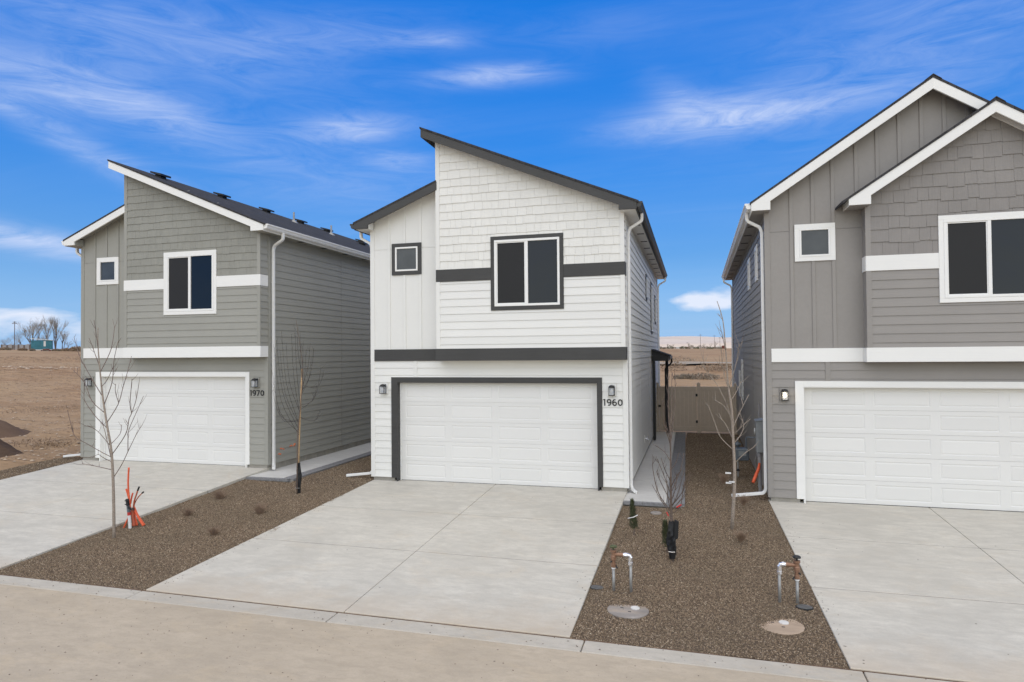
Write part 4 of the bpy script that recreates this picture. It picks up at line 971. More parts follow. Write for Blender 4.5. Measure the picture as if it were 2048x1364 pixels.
t4 = sapling('sapling', 'tall pale sapling with white tags in front of the taupe house corner', 12.74,
    [(1464, 1054), (1469, 971), (1468.5, 921), (1466, 870), (1463.5, 819), (1456, 769), (1454, 735), (1451, 695), (1445.6, 640), (1434, 602)], .033,
    [[(1466, 900), (1440, 873), (1429, 843), (1417, 813)], [(1464, 853), (1456, 816), (1434, 769), (1413, 742), (1406, 718)], [(1470, 870), (1486, 851), (1501, 838)], [(1469, 887), (1481, 870), (1487, 851), (1480, 826)],
     [(1467, 857), (1479, 826), (1498, 789)], [(1464, 803), (1472, 785), (1481, 765)], [(1472, 926), (1488, 908), (1508, 894)], [(1461, 779), (1472, 728), (1476, 705), (1478, 688)], [(1454, 742), (1439, 727)],
     [(1451, 701), (1440, 651)], [(1446, 640), (1436, 627)], [(1464, 840), (1448, 812), (1430, 800)], [(1457, 780), (1446, 740), (1443, 705)], [(1466, 880), (1452, 850), (1440, 835)]],
    M['bark'], M['bark'], 12, .0085, 7, .30)
for dx, dzz, rot in ((-.055, .98, .5), (-.05, .80, -.2), (.005, .82, .1)):
    obj('tag', MB().box(-.05+dx, .05+dx, -.05, -.046, dzz, dzz+.03), M['tag'], t4)
t3 = sapling('sapling', 'bare columnar sapling with black plastic wrap at its foot', 10.87,
    [(1344, 1117), (1343, 1037), (1342, 997), (1341.5, 940), (1341, 883), (1340, 850)], .026,
    [[(1343, 1034), (1328, 1009), (1313, 985), (1304, 969)], [(1342, 1023), (1317, 986), (1306, 940), (1306, 918)], [(1342, 1006), (1321, 963), (1313, 943)], [(1341, 991), (1328, 951), (1314, 917)], [(1344, 1029), (1360, 1014), (1367, 974), (1373, 951)],
     [(1343, 1014), (1356, 986), (1368, 940)], [(1343, 1003), (1351, 977), (1354, 946)], [(1342, 986), (1361, 940), (1368, 905)], [(1341, 965), (1330, 940), (1322, 915)], [(1341, 940), (1352, 925), (1358, 905)], [(1343, 1030), (1335, 990), (1333, 950)],
     [(1341, 925), (1330, 905), (1313, 892)], [(1343, 1022), (1368, 990), (1378, 960)], [(1344, 1010), (1364, 985), (1372, 960)], [(1342, 975), (1350, 958), (1362, 940)],
     [(1340, 880), (1337, 830), (1336.6, 780), (1336.6, 747)], [(1340, 870), (1343, 820), (1343.5, 780), (1343.7, 747)], [(1341, 885), (1347, 840), (1350, 790), (1350, 749)], [(1341, 890), (1330, 850), (1326, 800)], [(1342, 900), (1338, 870), (1332, 850)]],
    M['bark2'], M['bark2'], 13, .0085, 7, .16)
def wrapbag(root, w, h, seed, z0=0.0, lean=0.0):
    rnd = random.Random(seed); mb = MB(); n = 14; rings = 9
    for k in range(rings):
        t = k/(rings-1); r = w*(.45 + .75*math.sin(math.pi*min(1, .12+t*.8)))
        for a in range(n):
            g = 2*math.pi*a/n; rr = r*(1+.22*math.sin(3*g+k*1.3)+rnd.uniform(-.1, .1)); mb.v.append((rr*math.cos(g)+lean*t, rr*.8*math.sin(g), z0+h*t+rnd.uniform(-.01, .01)))
    for k in range(rings-1):
        for a in range(n): q = k*n; mb.f.append((q+a, q+(a+1) % n, q+n+(a+1) % n, q+n+a))
    mb.f.append(tuple(range((rings-1)*n, rings*n)))
    return obj('plastic_wrap', mb, M['plastic'], root)
wrapbag(t3, .06, .60, 4)
obj('wrap_flap', MB().prism([(.035, .30), (.10, .33), (.115, .60), (.045, .63)], -.04, .02), M['rubber'], t3, bev=.01); obj('tie', MB().tube([(-.05, -.05, .12), (0, -.075, .12), (.05, -.05, .12)], .007, 5), M['bright'], t3)
rb0 = at_y(1344, 1117, 10.87)
for a_, b_, r_ in (((1353, 1015), (1363, 1009), .012), ((1333, 1024), (1337, 1032), .010)): obj('ribbon', MB().tube([at_y(*a_, 10.8)-rb0, at_y(*b_, 10.8)-rb0], r_, 4), M['redtape'], t3)
# staked sapling
rnd = random.Random(21)
Y2 = 13.18; b2 = at_y(597, 990, Y2)
t2 = empty('sapling', b2); tag(t2, 'staked bare sapling wrapped in black plastic by the sage house wall', 'tree')
off = lambda P: [Vector(p)-b2 for p in P]
obj('stake', grow(off([at_y(596.6, 992, Y2), at_y(597.5, 914, Y2), at_y(600, 840, Y2), at_y(604, 738, Y2)]), .017, .014, 8), M['stake'], t2, smooth=True)
tp = smoothpath([at_y(594, 992, Y2-.05), at_y(594.5, 914, Y2-.05), at_y(596, 860, Y2-.04), at_y(602, 800, Y2-.03), at_y(606, 742, Y2), at_y(600, 690, Y2), at_y(592, 640, Y2)], 3)
obj('trunk', grow(off(tp), .014, .004, 8), M['bark2'], t2, smooth=True)
for (sx, sy), (ex_, ey) in zip([(598, 870), (598, 860), (599, 850), (599, 845), (600, 830), (600, 825), (601, 815), (601, 800), (602, 790), (602, 785), (603, 770), (604, 760), (604, 750), (599, 840), (600, 835), (601, 810), (603, 775), (604, 755), (598, 865), (599, 850), (600, 820)],
        [(548, 695), (553, 680), (563, 662), (545, 780), (583, 668), (572, 690), (590, 655), (612, 700), (623, 715), (628, 695), (646, 750), (600, 665), (594, 662), (556, 815), (640, 820), (634, 770), (620, 690), (606, 690), (545, 745), (560, 700), (642, 735)]):
    mx, my = (sx+ex_)/2 + (ex_-sx)*.22, (sy+ey)/2 + abs(ex_-sx)*.35
    P = smoothpath(depthpath([(sx, sy), (mx, my), (ex_, ey)], Y2, rnd.uniform(-.45, .45)), 4)
    mb = grow(off(P), .0055, .002, 5); tw = twigs(off(P), 5, .22, rnd, r=.0022); k0 = len(mb.v); mb.v += tw.v; mb.f += [tuple(i+k0 for i in f) for f in tw.f]
    obj('branch', mb, M['twigdark'], t2)
wrapbag(t2, .05, .74, 9, lean=.01); obj('tie', MB().tube([(-.06, -.05, .17), (0, -.075, .17), (.06, -.05, .17)], .006, 5), M['galv'], t2)
for px, py, dy in ((563, 898, .1), (585, 892, -.05), (589, 889, -.08), (562, 908, .1)):
    c = at_y(px, py, Y2+dy)-b2; mb = MB()
    for k in range(3): a = rnd.uniform(0, 6.28); mb.tube([c, c+Vector((math.cos(a)*.05, math.sin(a)*.03, .01)), c+Vector((math.cos(a)*.09, math.sin(a)*.05, -.015))], [.004, .02, .003], 5)
    obj('leaf', mb, M['leaf'], t2)
obj('branch', grow(off([at_y(596, 880, Y2), at_y(580, 894, Y2), at_y(560, 900, Y2+.1)]), .004, .002, 5), M['twig'], t2)
# small evergreens
def evergreen(px, py, Y, h, w, label, seed, tie):
    rnd = random.Random(seed); b = at_y(px, py, Y); root = empty('evergreen_shrub', b); tag(root, label, 'shrub')
    obj('stem', MB().tube([(0, 0, -.05), (.01, 0, h*.5), (-.02, 0, h)], [.014, .012, .005], 6), M['bark2'], root)
    mb = MB()
    for _ in range(900):
        t = rnd.random(); z = h*(.12+.86*t); a = rnd.uniform(0, 6.28); r = w*(1-.75*t)*rnd.uniform(.35, 1)
        p = Vector((math.cos(a)*r*.9 - .03*t, math.sin(a)*r, z)); d = Vector((math.cos(a)*.5, math.sin(a)*.5, 1)).normalized()*rnd.uniform(.03, .07); s = Vector((-math.sin(a), math.cos(a), 0))*.007
        i = len(mb.v); mb.v += [tuple(p-s), tuple(p+s), tuple(p+d)]; mb.f.append((i, i+1, i+2))
    obj('crown', mb, M['ever'], root)
    if tie: obj('tie', MB().tube([(-w*.9, -w*.6, h*.44), (0, -w*.95, h*.50), (w*.7, -w*.6, h*.56)], .009, 5), M['tag'], root)
evergreen(1268, 1064, 12.0, .58, .11, 'small tied evergreen shrub beside the middle driveway', 31, True)
evergreen(1334, 1098, 11.2, .46, .12, 'small evergreen shrub behind the wrapped columnar sapling', 32, False)
# dormant ornamental grasses
def tuft(px, py, Y, h, w, label, seed, n=150, col='tuft'):
    h *= 1.3
    rnd = random.Random(seed); b = at_y(px, py, Y); mb = MB()
    for _ in range(n):
        a = rnd.uniform(0, 6.28); r = w*rnd.random(); l = h*rnd.uniform(.5, 1.1)
        p = Vector((math.cos(a)*w*.25*rnd.random(), math.sin(a)*w*.25*rnd.random(), -.02)); e = Vector((math.cos(a)*r*1.4, math.sin(a)*r*1.4, l)); m_ = p.lerp(e, .5)+Vector((0, 0, l*.12))
        mb.tube([p, m_, e], [.003, .0025, .001], 3, False)
    o = obj('grass_tuft', mb, M[col]); o.location = b; tag(o, label, 'grass')
for i, (px, py, Y, h, w, lb) in enumerate(((440, 1000, 12.4, .20, .15, 'dormant grass tuft in gravel below the paved walkway end'), (520, 1030, 11.6, .19, .13, 'dormant grass tuft nearest the middle driveway, upper one'), (376, 1032, 11.2, .13, .12, 'small dormant tuft near the orange conduits'),
        (428, 1070, 10.3, .12, .12, 'dormant tuft at the lower edge of the left gravel bed'), (1487, 1008, 14.2, .14, .12, 'dormant grass tuft right of the tall pale sapling'), (1482, 1080, 11.9, .12, .12, 'dormant tuft by the right driveway edge'), (1447, 965, 15.8, .16, .12, 'thin dry tuft in the shaded gravel strip'))):
    tuft(px, py, Y, h, w, lb, 40+i)

# ================================================================== utility things in the gravel
def pl(polys, Y, base): return [at_y(x, y, Y) - base for x, y in polys]
cb_ = at_y(265, 1054, 10.34); CB = empty('conduit_bundle', cb_); tag(CB, 'bundle of orange conduits tied to a post by the left sapling', 'conduits')
def zp(u, v): return (225+u/9.74, 930+v/9.74)
for pts, r, mt_, dy in (([(355, 880), (330, 700), (310, 480), (305, 300), (318, 50)], .0165, 'orange', -.03), ([(335, 730), (300, 580), (265, 465)], .0165, 'orange', .0), ([(350, 760), (375, 620), (395, 545)], .015, 'orange', .05),
        ([(405, 850), (420, 720), (450, 620), (490, 500)], .014, 'orange_dk', .0), ([(415, 820), (440, 730), (500, 630), (575, 550)], .010, 'orange_dk', .03), ([(395, 830), (440, 900), (510, 1040), (600, 1185)], .017, 'orange', .03), ([(420, 810), (480, 950), (560, 1080), (625, 1170)], .017, 'orange', .10),
        ([(385, 870), (395, 1020), (430, 1190)], .030, 'orange_dk', .0), ([(405, 870), (440, 1040), (480, 1180)], .022, 'orange', .05), ([(345, 950), (280, 1090), (205, 1265)], .016, 'orange', -.05), ([(370, 870), (400, 1000), (400, 1200)], .02, 'orange', .09)):
    P = smoothpath([at_y(*zp(u, v), 10.34+dy) - cb_ for u, v in pts], 4); obj('conduit', MB().tube(P, r, 9), M[mt_], CB, smooth=True)
for a, b2_ in (((490, 500), (520, 425)), ((575, 550), (605, 525))): obj('taped_end', MB().tube([at_y(*zp(*a), 10.34)-cb_, at_y(*zp(*b2_), 10.34)-cb_], .016, 8), M['rubber'], CB)
for a, b2_, mt_, r in (((345, 1245), (325, 980), 'tag', .029), ((325, 980), (318, 920), 'redtape', .031), ((318, 920), (303, 790), 'gasm', .030), ((303, 790), (285, 660), 'black', .032)):
    obj('marker_post', MB().tube([at_y(*zp(*a), 10.28)-cb_, at_y(*zp(*b2_), 10.28)-cb_], r, 12), M[mt_], CB)
for v in (840, 870): obj('strap', MB().tube([at_y(*zp(300, v-40), 10.25)-cb_, at_y(*zp(360, v), 10.24)-cb_, at_y(*zp(430, v+5), 10.26)-cb_], .012, 6), M['black'], CB)
obj('strap', MB().tube([at_y(*zp(240, 700), 10.27)-cb_, at_y(*zp(320, 690), 10.24)-cb_, at_y(*zp(310, 760), 10.25)-cb_, at_y(*zp(245, 770), 10.27)-cb_], .010, 6), M['black'], CB)
def backflow(a, b, h, Y, label, flip):
    A = at_y(*a, Y); B = at_y(*b, Y); root = empty('backflow_preventer', A); tag(root, label, 'pipe', 'backflow valves standing in the right gravel bed')
    d = B - A; d.z = 0
    va, vb = (Vector((0, 0, 0)), d) if not flip else (d, Vector((0, 0, 0)))       # va = valve riser
    u = (vb-va).normalized(); up = Vector((0, 0, 1))
    obj('riser', MB().tube([va+up*-.1, va+up*h*.62], .020, 12), M['galv'], root, smooth=True); obj('riser', MB().tube([vb+up*-.12, vb+up*(h-.09)], .020, 12), M['galv'], root, smooth=True)
    vbdy = MB(); vbdy.lathe(tuple(va+up*h*.62), [(.03, 0), (.036, .01), (.036, .05), (.028, .055), (.028, .10), (.040, .11), (.040, .16), (.030, .17), (.030, .21), (.045, .22), (.045, .25)], 12)
    obj('valve_body', vbdy, M['copper'], root); obj('collar', MB().lathe(tuple(va+up*(h*.62-.02)), [(.030, 0), (.030, .02)], 12), M['tag'], root)
    zz = h*.62+.185
    obj('valve_body', MB().tube([va+up*zz, va+u*.11+up*zz, va+u*.14+up*zz], [.024, .03, .03], 10), M['copper'], root)
    obj('fitting', MB().tube([va+u*.13+up*zz, vb-u*.05+up*zz, vb-u*.015+up*(zz-.006), vb+up*(zz-.03), vb+up*(h-.10)], .029, 10).tube([vb+up*(h-.10), vb+up*(h-.14)], .034, 10).tube([va+u*.16+up*zz, va+u*.19+up*zz], .035, 8), M['bright'], root)
    hd = MB().lathe(tuple(va+up*(h*.62+.25)), [(.012, 0), (.012, .03), (.052, .035), (.056, .048), (.04, .062)], 12); obj('cap', hd, M['ever'] if not flip else M['black'], root)
    obj('test_cock', MB().tube([va+up*(h*.62+.09), va-u*.04+Vector((0, -.04, 0))+up*(h*.62+.08)], .010, 6).tube([va+u*.03+up*(h*.62+.03), va+u*.06+Vector((0, -.03, 0))+up*(h*.62+.0)], .011, 6), M['black'], root)
    return root
backflow((1227.5, 1178), (1262, 1188), .50, 9.45, 'copper backflow valve on pipes beside the middle driveway', False)
backflow((1559.5, 1201), (1595, 1203), .50, 9.62, 'copper backflow valve on pipes beside the right driveway', True)
def lid(px, py, Y, r, mat, label, capx):
    c = at_y(px, py, Y); o = obj('manhole_cover', MB().lathe((0, 0, 0), [(r, -.06), (r, .006), (r*.95, .012), (.02, .016)], 26), mat); o.location = (c.x, c.y, bed(c.x, c.y)+.010); tag(o, label, 'cover', 'round manhole covers in the gravel')
    obj('cap', MB().lathe((capx, .05, .014), [(.060, 0), (.060, .010), (.055, .014)], 16), M['offwhite'], o)
    for q in ((-.3, .1), (.1, -.3)): obj('lift_hole', MB().box(r*q[0]-.02, r*q[0]+.02, r*q[1]-.008, r*q[1]+.008, .0150, .0185), M['black'], o)
lid(1256, 1216, 8.88, .275, M['lid'], 'grey dusty round manhole cover near the middle driveway', .09)
lid(1560, 1245, 8.88, .285, M['lid2'], 'tan dusty round manhole cover near the right driveway', .05)
for px, py, Y, lb in ((1194, 1172, 9.52, 'black oval valve box lid at the middle driveway edge'), (1609, 1210, 9.5, 'dark valve box lid at the right driveway edge')):
    c = at_y(px, py, Y); o = obj('valve_box', MB().lathe((0, 0, 0), [(.10, -.05), (.10, .004), (.095, .009), (.02, .011)], 18), M['valve']); o.location = (c.x, c.y, bed(c.x, c.y)+.016); o.scale = (1.0, .8, 1); tag(o, lb, 'lid')
    obj('rim', MB().lathe((0, 0, 0), [(.112, -.05), (.112, .002), (.101, .004)], 18), M['rubber'], o)
c = at_y(1312, 1021, 13.45); o = obj('cleanout_lid', MB().lathe((0, 0, 0), [(.11, -.05), (.11, .012), (.10, .018), (.02, .02)], 16), M['lid']); o.location = (c.x, c.y, bed(c.x, c.y)+.016); tag(o, 'small round lid at the end of the middle walkway', 'lid')
obj('knob', MB().lathe((0, 0, .019), [(.03, 0), (.03, .012)], 10), M['lid'], o)
# loose pebbles and clods on the road and drives
rnd = random.Random(77); mb = MB()
def pebble(mb, c, r):
    i = len(mb.v)
    vs = [(1, 0, 0), (-1, 0, 0), (0, 1, 0), (0, -1, 0), (0, 0, .8), (0, 0, -.4)]
    a = rnd.uniform(0, 3.14); ca, sa = math.cos(a), math.sin(a)
    for x, y, z in vs:
        s = rnd.uniform(.6, 1.2); x, y = x*s*1.3, y*s; mb.v.append((c[0]+(x*ca-y*sa)*r, c[1]+(x*sa+y*ca)*r, c[2]+z*r*s*.8))
    mb.f += [(i, i+2, i+4), (i+2, i+1, i+4), (i+1, i+3, i+4), (i+3, i, i+4)]
for _ in range(700): pebble(mb, (rnd.uniform(-14, 3), rnd.uniform(5.4, 7.6), KZ-.016), rnd.choice((.003, .004, .005, .006, .009)) )
for _ in range(120): x = rnd.uniform(-14, 3); pebble(mb, (x, rnd.uniform(7.62, 7.9), KZ-.004), rnd.choice((.005, .008, .011)))
for _ in range(420):
    ed = rnd.choice((-7.82, -7.85, -1.55, 1.5, -10.98)); y = rnd.uniform(8.0, 14.2); k_ = (y-Y0K)/6.77
    x = ed + abs(rnd.gauss(0, .10))*(1 if ed in (-7.82, -7.85, 1.5) else -1)
    pebble(mb, (x, y, KZ + .014 + k_*((.125 if x < -10 else -.07 if x > 1 else 0) - .012 - KZ)), rnd.choice((.004, .006, .009)))
stuff(obj('loose_pebbles', mb, M['bark2']), 'loose pebbles scattered on the dusty road', 'pebbles')

# ================================================================== left field
def mound(px, py, Y, rx_, ry, h, mat, label, seed):
    c = at_y(px, py, Y); mb = MB(); n, k = 48, 14; v0 = Vector((seed, 0, 0))
    for j in range(k+1):
        t = j/k
        for i in range(n):
            a = 2*math.pi*i/n; x, y = c.x+rx_*t*math.cos(a), c.y+ry*t*math.sin(a)
            z = h*(.5+.5*math.cos(math.pi*min(1, t)))*(1+.25*mnoise.noise(Vector((x*.8, y*.8, seed)))) + .20*mnoise.noise(Vector((x*1.7, y*1.7, seed)))*(1-t*.5) + .07*mnoise.noise(Vector((x*5, y*5, seed)))
            mb.v.append((x, y, land(x, y)*(t) + land(c.x, c.y)*(1-t) + z - .12*t))
    for j in range(k):
        for i in range(n): q = j*n; mb.f.append((q+i, q+(i+1) % n, q+n+(i+1) % n, q+n+i))
    tag(obj('dirt_mound', mb, mat, smooth=True), label, 'mound', 'dirt mounds at the left edge')
mound(-62, 880, 18.7, 2.7, 2.2, 1.15, M['mound2'], 'reddish brown dirt mound, the farther one at the left edge', 3.3)
mound(-62, 925, 15.4, 2.1, 1.6, 0.95, M['mound'], 'dark brown soil mound, the nearer one at the left edge', 8.1)
def clump(mb, c, r, h, n, rnd, leaf):
    for _ in range(n):
        a = rnd.uniform(0, 6.28); u = rnd.random()**.5; z = h*rnd.random()**.8*(1-.5*u*u)
        p = Vector((c[0]+r*u*math.cos(a), c[1]+r*u*math.sin(a), c[2]+z)); d = Vector((rnd.gauss(0, 1), rnd.gauss(0, 1), rnd.gauss(.5, 1))).normalized()*leaf; s = Vector((rnd.gauss(0, 1), rnd.gauss(0, 1), rnd.gauss(0, 1))).normalized()*leaf*.28
        i = len(mb.v); mb.v += [tuple(p-s), tuple(p+s), tuple(p+d)]; mb.f.append((i, i+1, i+2))
def onland(px, py, guess=60.0):
    d = ray(px, py); lo, hi = 10.0, 4000.0; prev = None; Y = lo
    while Y < hi:
        p = Vector((d.x*Y/d.y, Y, d.z*Y/d.y+CAMZ))
        if p.z <= land(p.x, p.y): return p
        Y *= 1.02
    return Vector((d.x*guess/d.y, guess, land(d.x*guess/d.y, guess)))
def shrub(p, r, h, mat, label, seed, n=420, leaf=.12, group='dry shrubs in the fields'):
    rnd = random.Random(seed); mb = MB(); clump(mb, (0, 0, 0), r, h, n, rnd, leaf)
    o = obj('shrub', mb, mat); o.location = (p.x, p.y, land(p.x, p.y)-.05); tag(o, label, 'shrub', group); return o
def scale_at(p): return p.dot(FW)/FPX if False else (p - Vector((0, 0, CAMZ))).dot(FW)/FPX     # metres per photo pixel
LF = 168.0
def leftpt(px, Y=LF):
    d = ray(px, 700); x = d.x*Y/d.y; return Vector((x, Y, land(x, Y)))
def baretree(base, h, seed, label, spread=.5, lean=0.0, mat='tan_twig', depth=5, group='bare trees on the horizon'):
    rnd = random.Random(seed); root = empty('bare_tree', base); tag(root, label, 'tree', group)
    tr = MB(); cr = MB()
    def br(p, d, l, r, k):
        m_ = p + d*l*.5 + Vector((rnd.uniform(-1, 1), rnd.uniform(-1, 1), 0))*l*.05; e = m_ + (d + Vector((0, 0, .12))).normalized()*l*.5
        (tr if k >= depth-1 else cr).tube([p, m_, e], [r, r*.8, r*.6], 5 if k >= depth-1 else 3, False)
        if k == 0: return
        n = 3 if k > 1 else 4
        for i in range(n):
            a = rnd.uniform(0, 6.28); s = spread*rnd.uniform(.5, 1.2)
            q = p.lerp(e, rnd.uniform(.45, 1.0)) if i else e
            dd = (d + Vector((math.cos(a)*s, math.sin(a)*s, rnd.uniform(-.05, .25)))).normalized()
            br(q, dd, l*rnd.uniform(.58, .82), r*.55, k-1)
    for i in range(rnd.choice((2, 3))):
        br(Vector((rnd.uniform(-.3, .3), rnd.uniform(-.3, .3), -.2)), Vector((rnd.uniform(-.3, .3)+lean, rnd.uniform(-.3, .3), 1)).normalized(), h*.34*rnd.uniform(.8, 1.1), h*.016, depth)
    obj('trunk', tr, M['pole'], root); obj('crown', cr, M[mat], root); return root
for i, (px, hp, sp, ln, lb) in enumerate(((12, 32, .8, 0, 'low bare tree left of the utility pole'), (45, 38, .8, -.1, 'leaning bare tree just right of the utility pole'), (58, 58, .5, .12, 'tall bare tree left of the teal shed'), (68, 60, .45, .0, 'tall bare tree right behind the teal shed'),
        (97, 64, .34, .0, 'tallest upright bare tree behind the teal shed'), (112, 62, .28, .04, 'narrow upright bare tree right of the shed'), (125, 42, .5, .1, 'small bare tree farthest right beside the shed'), (135, 22, .9, 0, 'low bare thicket tree near the sage house edge'), (28, 26, .9, 0, 'low bare tree behind the utility pole'), (85, 34, .8, 0, 'short bushy bare tree behind the shed roof'))):
    p = leftpt(px, LF + 6 + 3*(i % 3)); baretree(p, hp*scale_at(p)*1.05, 100+i, lb, sp, ln)
def upole(p, h, label, arms=2, group='utility poles'):
    root = empty('utility_pole', p); tag(root, label, 'pole', group)
    obj('mast', MB().tube([(0, 0, -.5), (0, 0, h)], [h*.013, h*.009], 8), M['pole'], root)
    for k in range(arms): obj('crossarm', MB().box(-h*.115*(1-.3*k), h*.115*(1-.3*k), -.08, .08, h*(.92-.0*k)-.1+(.0 if k == 0 else h*.05), h*(.92)+.08+(.0 if k == 0 else h*.05)), M['pole'], root)
p = leftpt(29, LF-8); upole(p, 57*scale_at(p), 'tall wooden utility pole with crossarm at the left horizon')
p = leftpt(78, LF+4); upole(p, 50*scale_at(p), 'thin dark pole standing above the teal shed', 0)
# teal shed
p = leftpt(84, LF-4); s = scale_at(p); SH = empty('shed', p + Vector((0, 0, -.1)), math.atan2(-p.x, p.y)*.85); tag(SH, 'small teal shed with pale roof among bare trees on the left horizon', 'shed')
w, h = 17*s, 16*s; up0 = 5*s
obj('wall', MB().box(-w, w, -w*.45, w*.45, up0*.2, up0+h*.9), M['teal'], SH); obj('roof', MB().prism([(-w*1.06, up0+h*1.08), (w*1.08, up0+h*.88), (w*1.08, up0+h*.94), (-w*1.06, up0+h*1.15)], -w*.55, w*.55), M['metroof'], SH)
obj('door', MB().box(w*.22, w*.42, -w*.47, -w*.45, up0+h*.15, up0+h*.8), M['offwhite'], SH); obj('skirt', MB().box(-w*1.0, w*1.0, -w*.46, w*.44, -.3, up0*.25), M['offwhite'], SH)
p = leftpt(92, LF-14); s = scale_at(p); o = obj('junk_vehicle', MB().box(-8*s, 8*s, -.8, .8, .3*s, 3.0*s).box(-4*s, 5*s, -.75, .75, 3.0*s, 5.0*s), M['rust'], bev=.15); o.location = p; tag(o, 'rust red derelict vehicle in front of the teal shed', 'vehicle')
for q in (-5, 5): obj('wheel', MB().tube([(q*s, -.9, 1.0*s), (q*s, .9, 1.0*s)], 1.0*s, 12), M['rubber'], o)
# low fence wall line behind the shrubs on the horizon
p = leftpt(30, LF+2); s = scale_at(p); FB = empty('board_fence', p); tag(FB, 'low grey board fence on the left horizon', 'fence')
for i in range(16): obj('panel', MB().box((-38+5*i)*s, (-33.2+5*i)*s, -.05, .05, -.3, (9+random.uniform(-1, 1))*s), M['pvcgrey'] if i % 3 else M['pole'], FB)
k = 0
for px, py, r, h, mt_, lb in ((8, 703, 9, 5, 'dry', 'brown shrub at the far left frame edge'), (16, 703, 5, 4, 'sage', 'small brown shrub beside the far left shrub'), (65, 703, 4, 4, 'sage', 'sage shrub below the left end of the teal shed'), (91, 705, 5, 3, 'sage', 'sage shrub below the rust red vehicle'), (119, 704, 5, 3, 'sage', 'sage shrub right of the rust red vehicle'),
        (133, 698, 9, 7, 'dry', 'wide brown shrub near the sage house edge'), (148, 700, 8, 10, 'dry', 'brown shrub touching the sage house corner'), (157, 700, 6, 11, 'dry', 'reddish shrub behind the left downspout'), (112, 698, 7, 5, 'dry', 'low brown shrub right of the shed'), (45, 702, 8, 4, 'dry', 'low brown shrub right of the utility pole')):
    p = leftpt(px, LF-16); s = scale_at(p); shrub(p, r*s, h*s, M[mt_], lb, 200+k, 500, .45, 'shrubs along the left horizon'); k += 1
for px, py, r, h, lb in ((70, 890, .8, .5, 'dry clump on the reddish dirt beside the mounds'), (105, 895, .8, .3, 'low dry weeds right of the mounds'), (125, 893, .6, .3, 'low dry weeds near the left downspout'), (20, 742, 1.2, .5, 'dark weed patch in the middle of the left field'), (70, 825, 1.6, .45, 'wide weed patch above the mounds'), (112, 820, 1.2, .4, 'weed patch near the sage house corner')):
    p = onland(px, py); shrub(p, r, h*.45, M['dry'], lb, 230+k, 300, .07, 'weed clumps in the left field'); k += 1
# bank of rubble across the field, pale stones
rnd = random.Random(5); mb = MB()
for _ in range(70):
    p = onland(rnd.uniform(5, 160), rnd.gauss(738, 1.6)); pebble(mb, (p.x, p.y, land(p.x, p.y)+.1), rnd.uniform(.06, .24))
for _ in range(420):
    p = onland(rnd.uniform(-10, 165), rnd.uniform(712, 930)); pebble(mb, (p.x, p.y, land(p.x, p.y)+.01), rnd.uniform(.02, .07))
stuff(obj('rubble', mb, M['rock']), 'pale broken stones strewn over the left field', 'rubble')
mb = MB()
for _ in range(3000):
    p = onland(rnd.uniform(-10, 165), 715+215*rnd.random()**1.2); r = scale_at(p)*rnd.uniform(.5, 1.6)
    clump(mb, (p.x, p.y, land(p.x, p.y)), r*3.0, r*.9, 6, rnd, r*1.2)
stuff(obj('field_weeds', mb, M['dry']), 'sparse dry weeds over the bare left field', 'weeds')
# ================================================================== field behind the gate, hills, far town
def gap(px, Y): d = ray(px, 700); x = d.x*Y/d.y; return Vector((x, Y, land(x, Y)))
mb = MB()
for i in range(40):
    x = -70+4*i
    for y in (118, 130): mb.v.append((x, y+.02*x, land(x, y)+.35+.0*y))
for i in range(39): q = 2*i; mb.f.append((q, q+2, q+3, q+1))
struct(obj('dirt_track', mb, M['trackroad']))
for i, (px, Y, r, h, lb) in enumerate(((1345, 92, 1.9, 1.5, 'brown brush pile beyond the gate, near the porch roof'), (1358, 138, 3.4, 1.7, 'dark vehicle shaped brush pile beyond the dirt track'), (1388, 75, 2.2, .6, 'reddish weeds beyond the gate, left patch'), (1406, 74, 2.0, .7, 'reddish weeds beyond the gate, right patch'), (1443, 92, 2.2, 1.0, 'dark shrub beyond the gate near the taupe house'), (1368, 74, 1.2, .5, 'small weed beyond the gate'), (1430, 95, 3.0, .9, 'grey shrub strip beyond the gate'))):
    shrub(gap(px, Y), r, h, M['dry'] if i % 2 == 0 else M['sage'], lb, 300+i, 500, .25, 'brush beyond the gate')
ORD = ('first', 'second', 'third', 'fourth', 'fifth', 'sixth', 'seventh', 'eighth', 'ninth', 'tenth', 'eleventh', 'twelfth', 'thirteenth', 'fourteenth', 'fifteenth', 'sixteenth')
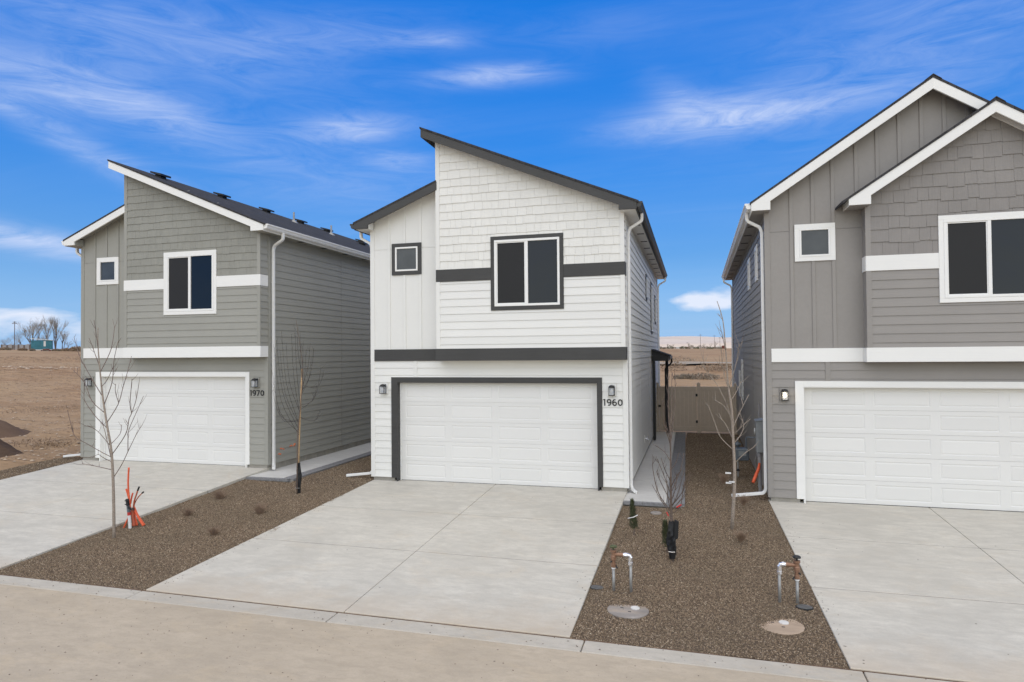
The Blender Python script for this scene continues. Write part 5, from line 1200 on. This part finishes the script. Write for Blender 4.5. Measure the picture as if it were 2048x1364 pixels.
for i in range(16):
    px = 1316+8.6*i+random.uniform(-2, 2); p = gap(px, 560+random.uniform(-40, 60)); s = scale_at(p)
    shrub(p, s*random.uniform(5, 8), s*random.uniform(3, 8), M['sage'] if i % 3 else M['ever'], ORD[i] + ' tree from the left in the far row under the pale hills', 330+i, 260, s*1.6, 'far tree row under the hills')
for i, (px, hp) in enumerate(((1336, 14), (1345, 12), (1378, 16), (1408, 12), (1421, 13), (1430, 16))):
    p = gap(px, 640); baretree(p, hp*scale_at(p), 360+i, ORD[i] + ' bare tree from the left below the pale hills', .6, 0, 'tan_twig', 4, 'far bare trees below the hills')
for px, hh_, lb in ((1401, 29, 'tall far power pole left of centre in the gap'), (1429, 27, 'far power pole in the middle of the gap'), (1440, 23, 'far power pole beside the pale sapling')):
    p = gap(px, 600); upole(p, hh_*scale_at(p), lb, 1, 'far power poles')
for i, (px, wpx, hpx, mt_, rf_, lb) in enumerate(((1374, 9, 4, 'offwhite', 'rust', 'far farmhouse with red roof below the hills'), (1438, 9, 5, 'offwhite', 'offwhite', 'far pale building right of the power poles'), (1356, 7, 3, 'offwhite', 'metroof', 'far small white building left in the gap'), (1447, 7, 6, 'rust', 'rust', 'far reddish building near the taupe house'))):
    p = gap(px, 585); s = scale_at(p); o = empty('farm_building', p); tag(o, lb, 'building', 'far buildings below the hills')
    obj('wall', MB().box(-wpx/2*s, wpx/2*s, -3, 3, -1, hpx*.6*s), M[mt_], o); obj('roof', MB().prism([(-wpx*.55*s, hpx*.6*s), (wpx*.55*s, hpx*.6*s), (wpx*.3*s, hpx*s), (-wpx*.3*s, hpx*s)], -3.6, 3.6), M[rf_], o)
# rolling pale hills
mb = MB(); nxh, nyh = 160, 24
for j in range(nyh+1):
    for i in range(nxh+1):
        x = -5200+10000*i/nxh; y = 2300+1900*j/nyh
        t = j/nyh
        z = 16 + (8+78*(t**.8))*(.9+.34*mnoise.noise(Vector((x*.0008, .3, 1)))) + 14*mnoise.noise(Vector((x*.004, y*.003, 2)))
        if x < -1500: z *= max(.2, 1-(-1500-x)/900)
        mb.v.append((x, y, z-6*(j == 0)*8))
for j in range(nyh):
    for i in range(nxh): q = j*(nxh+1)+i; mb.f.append((q, q+1, q+nxh+2, q+nxh+1))
struct(obj('hills', mb, M['hill'], smooth=True))
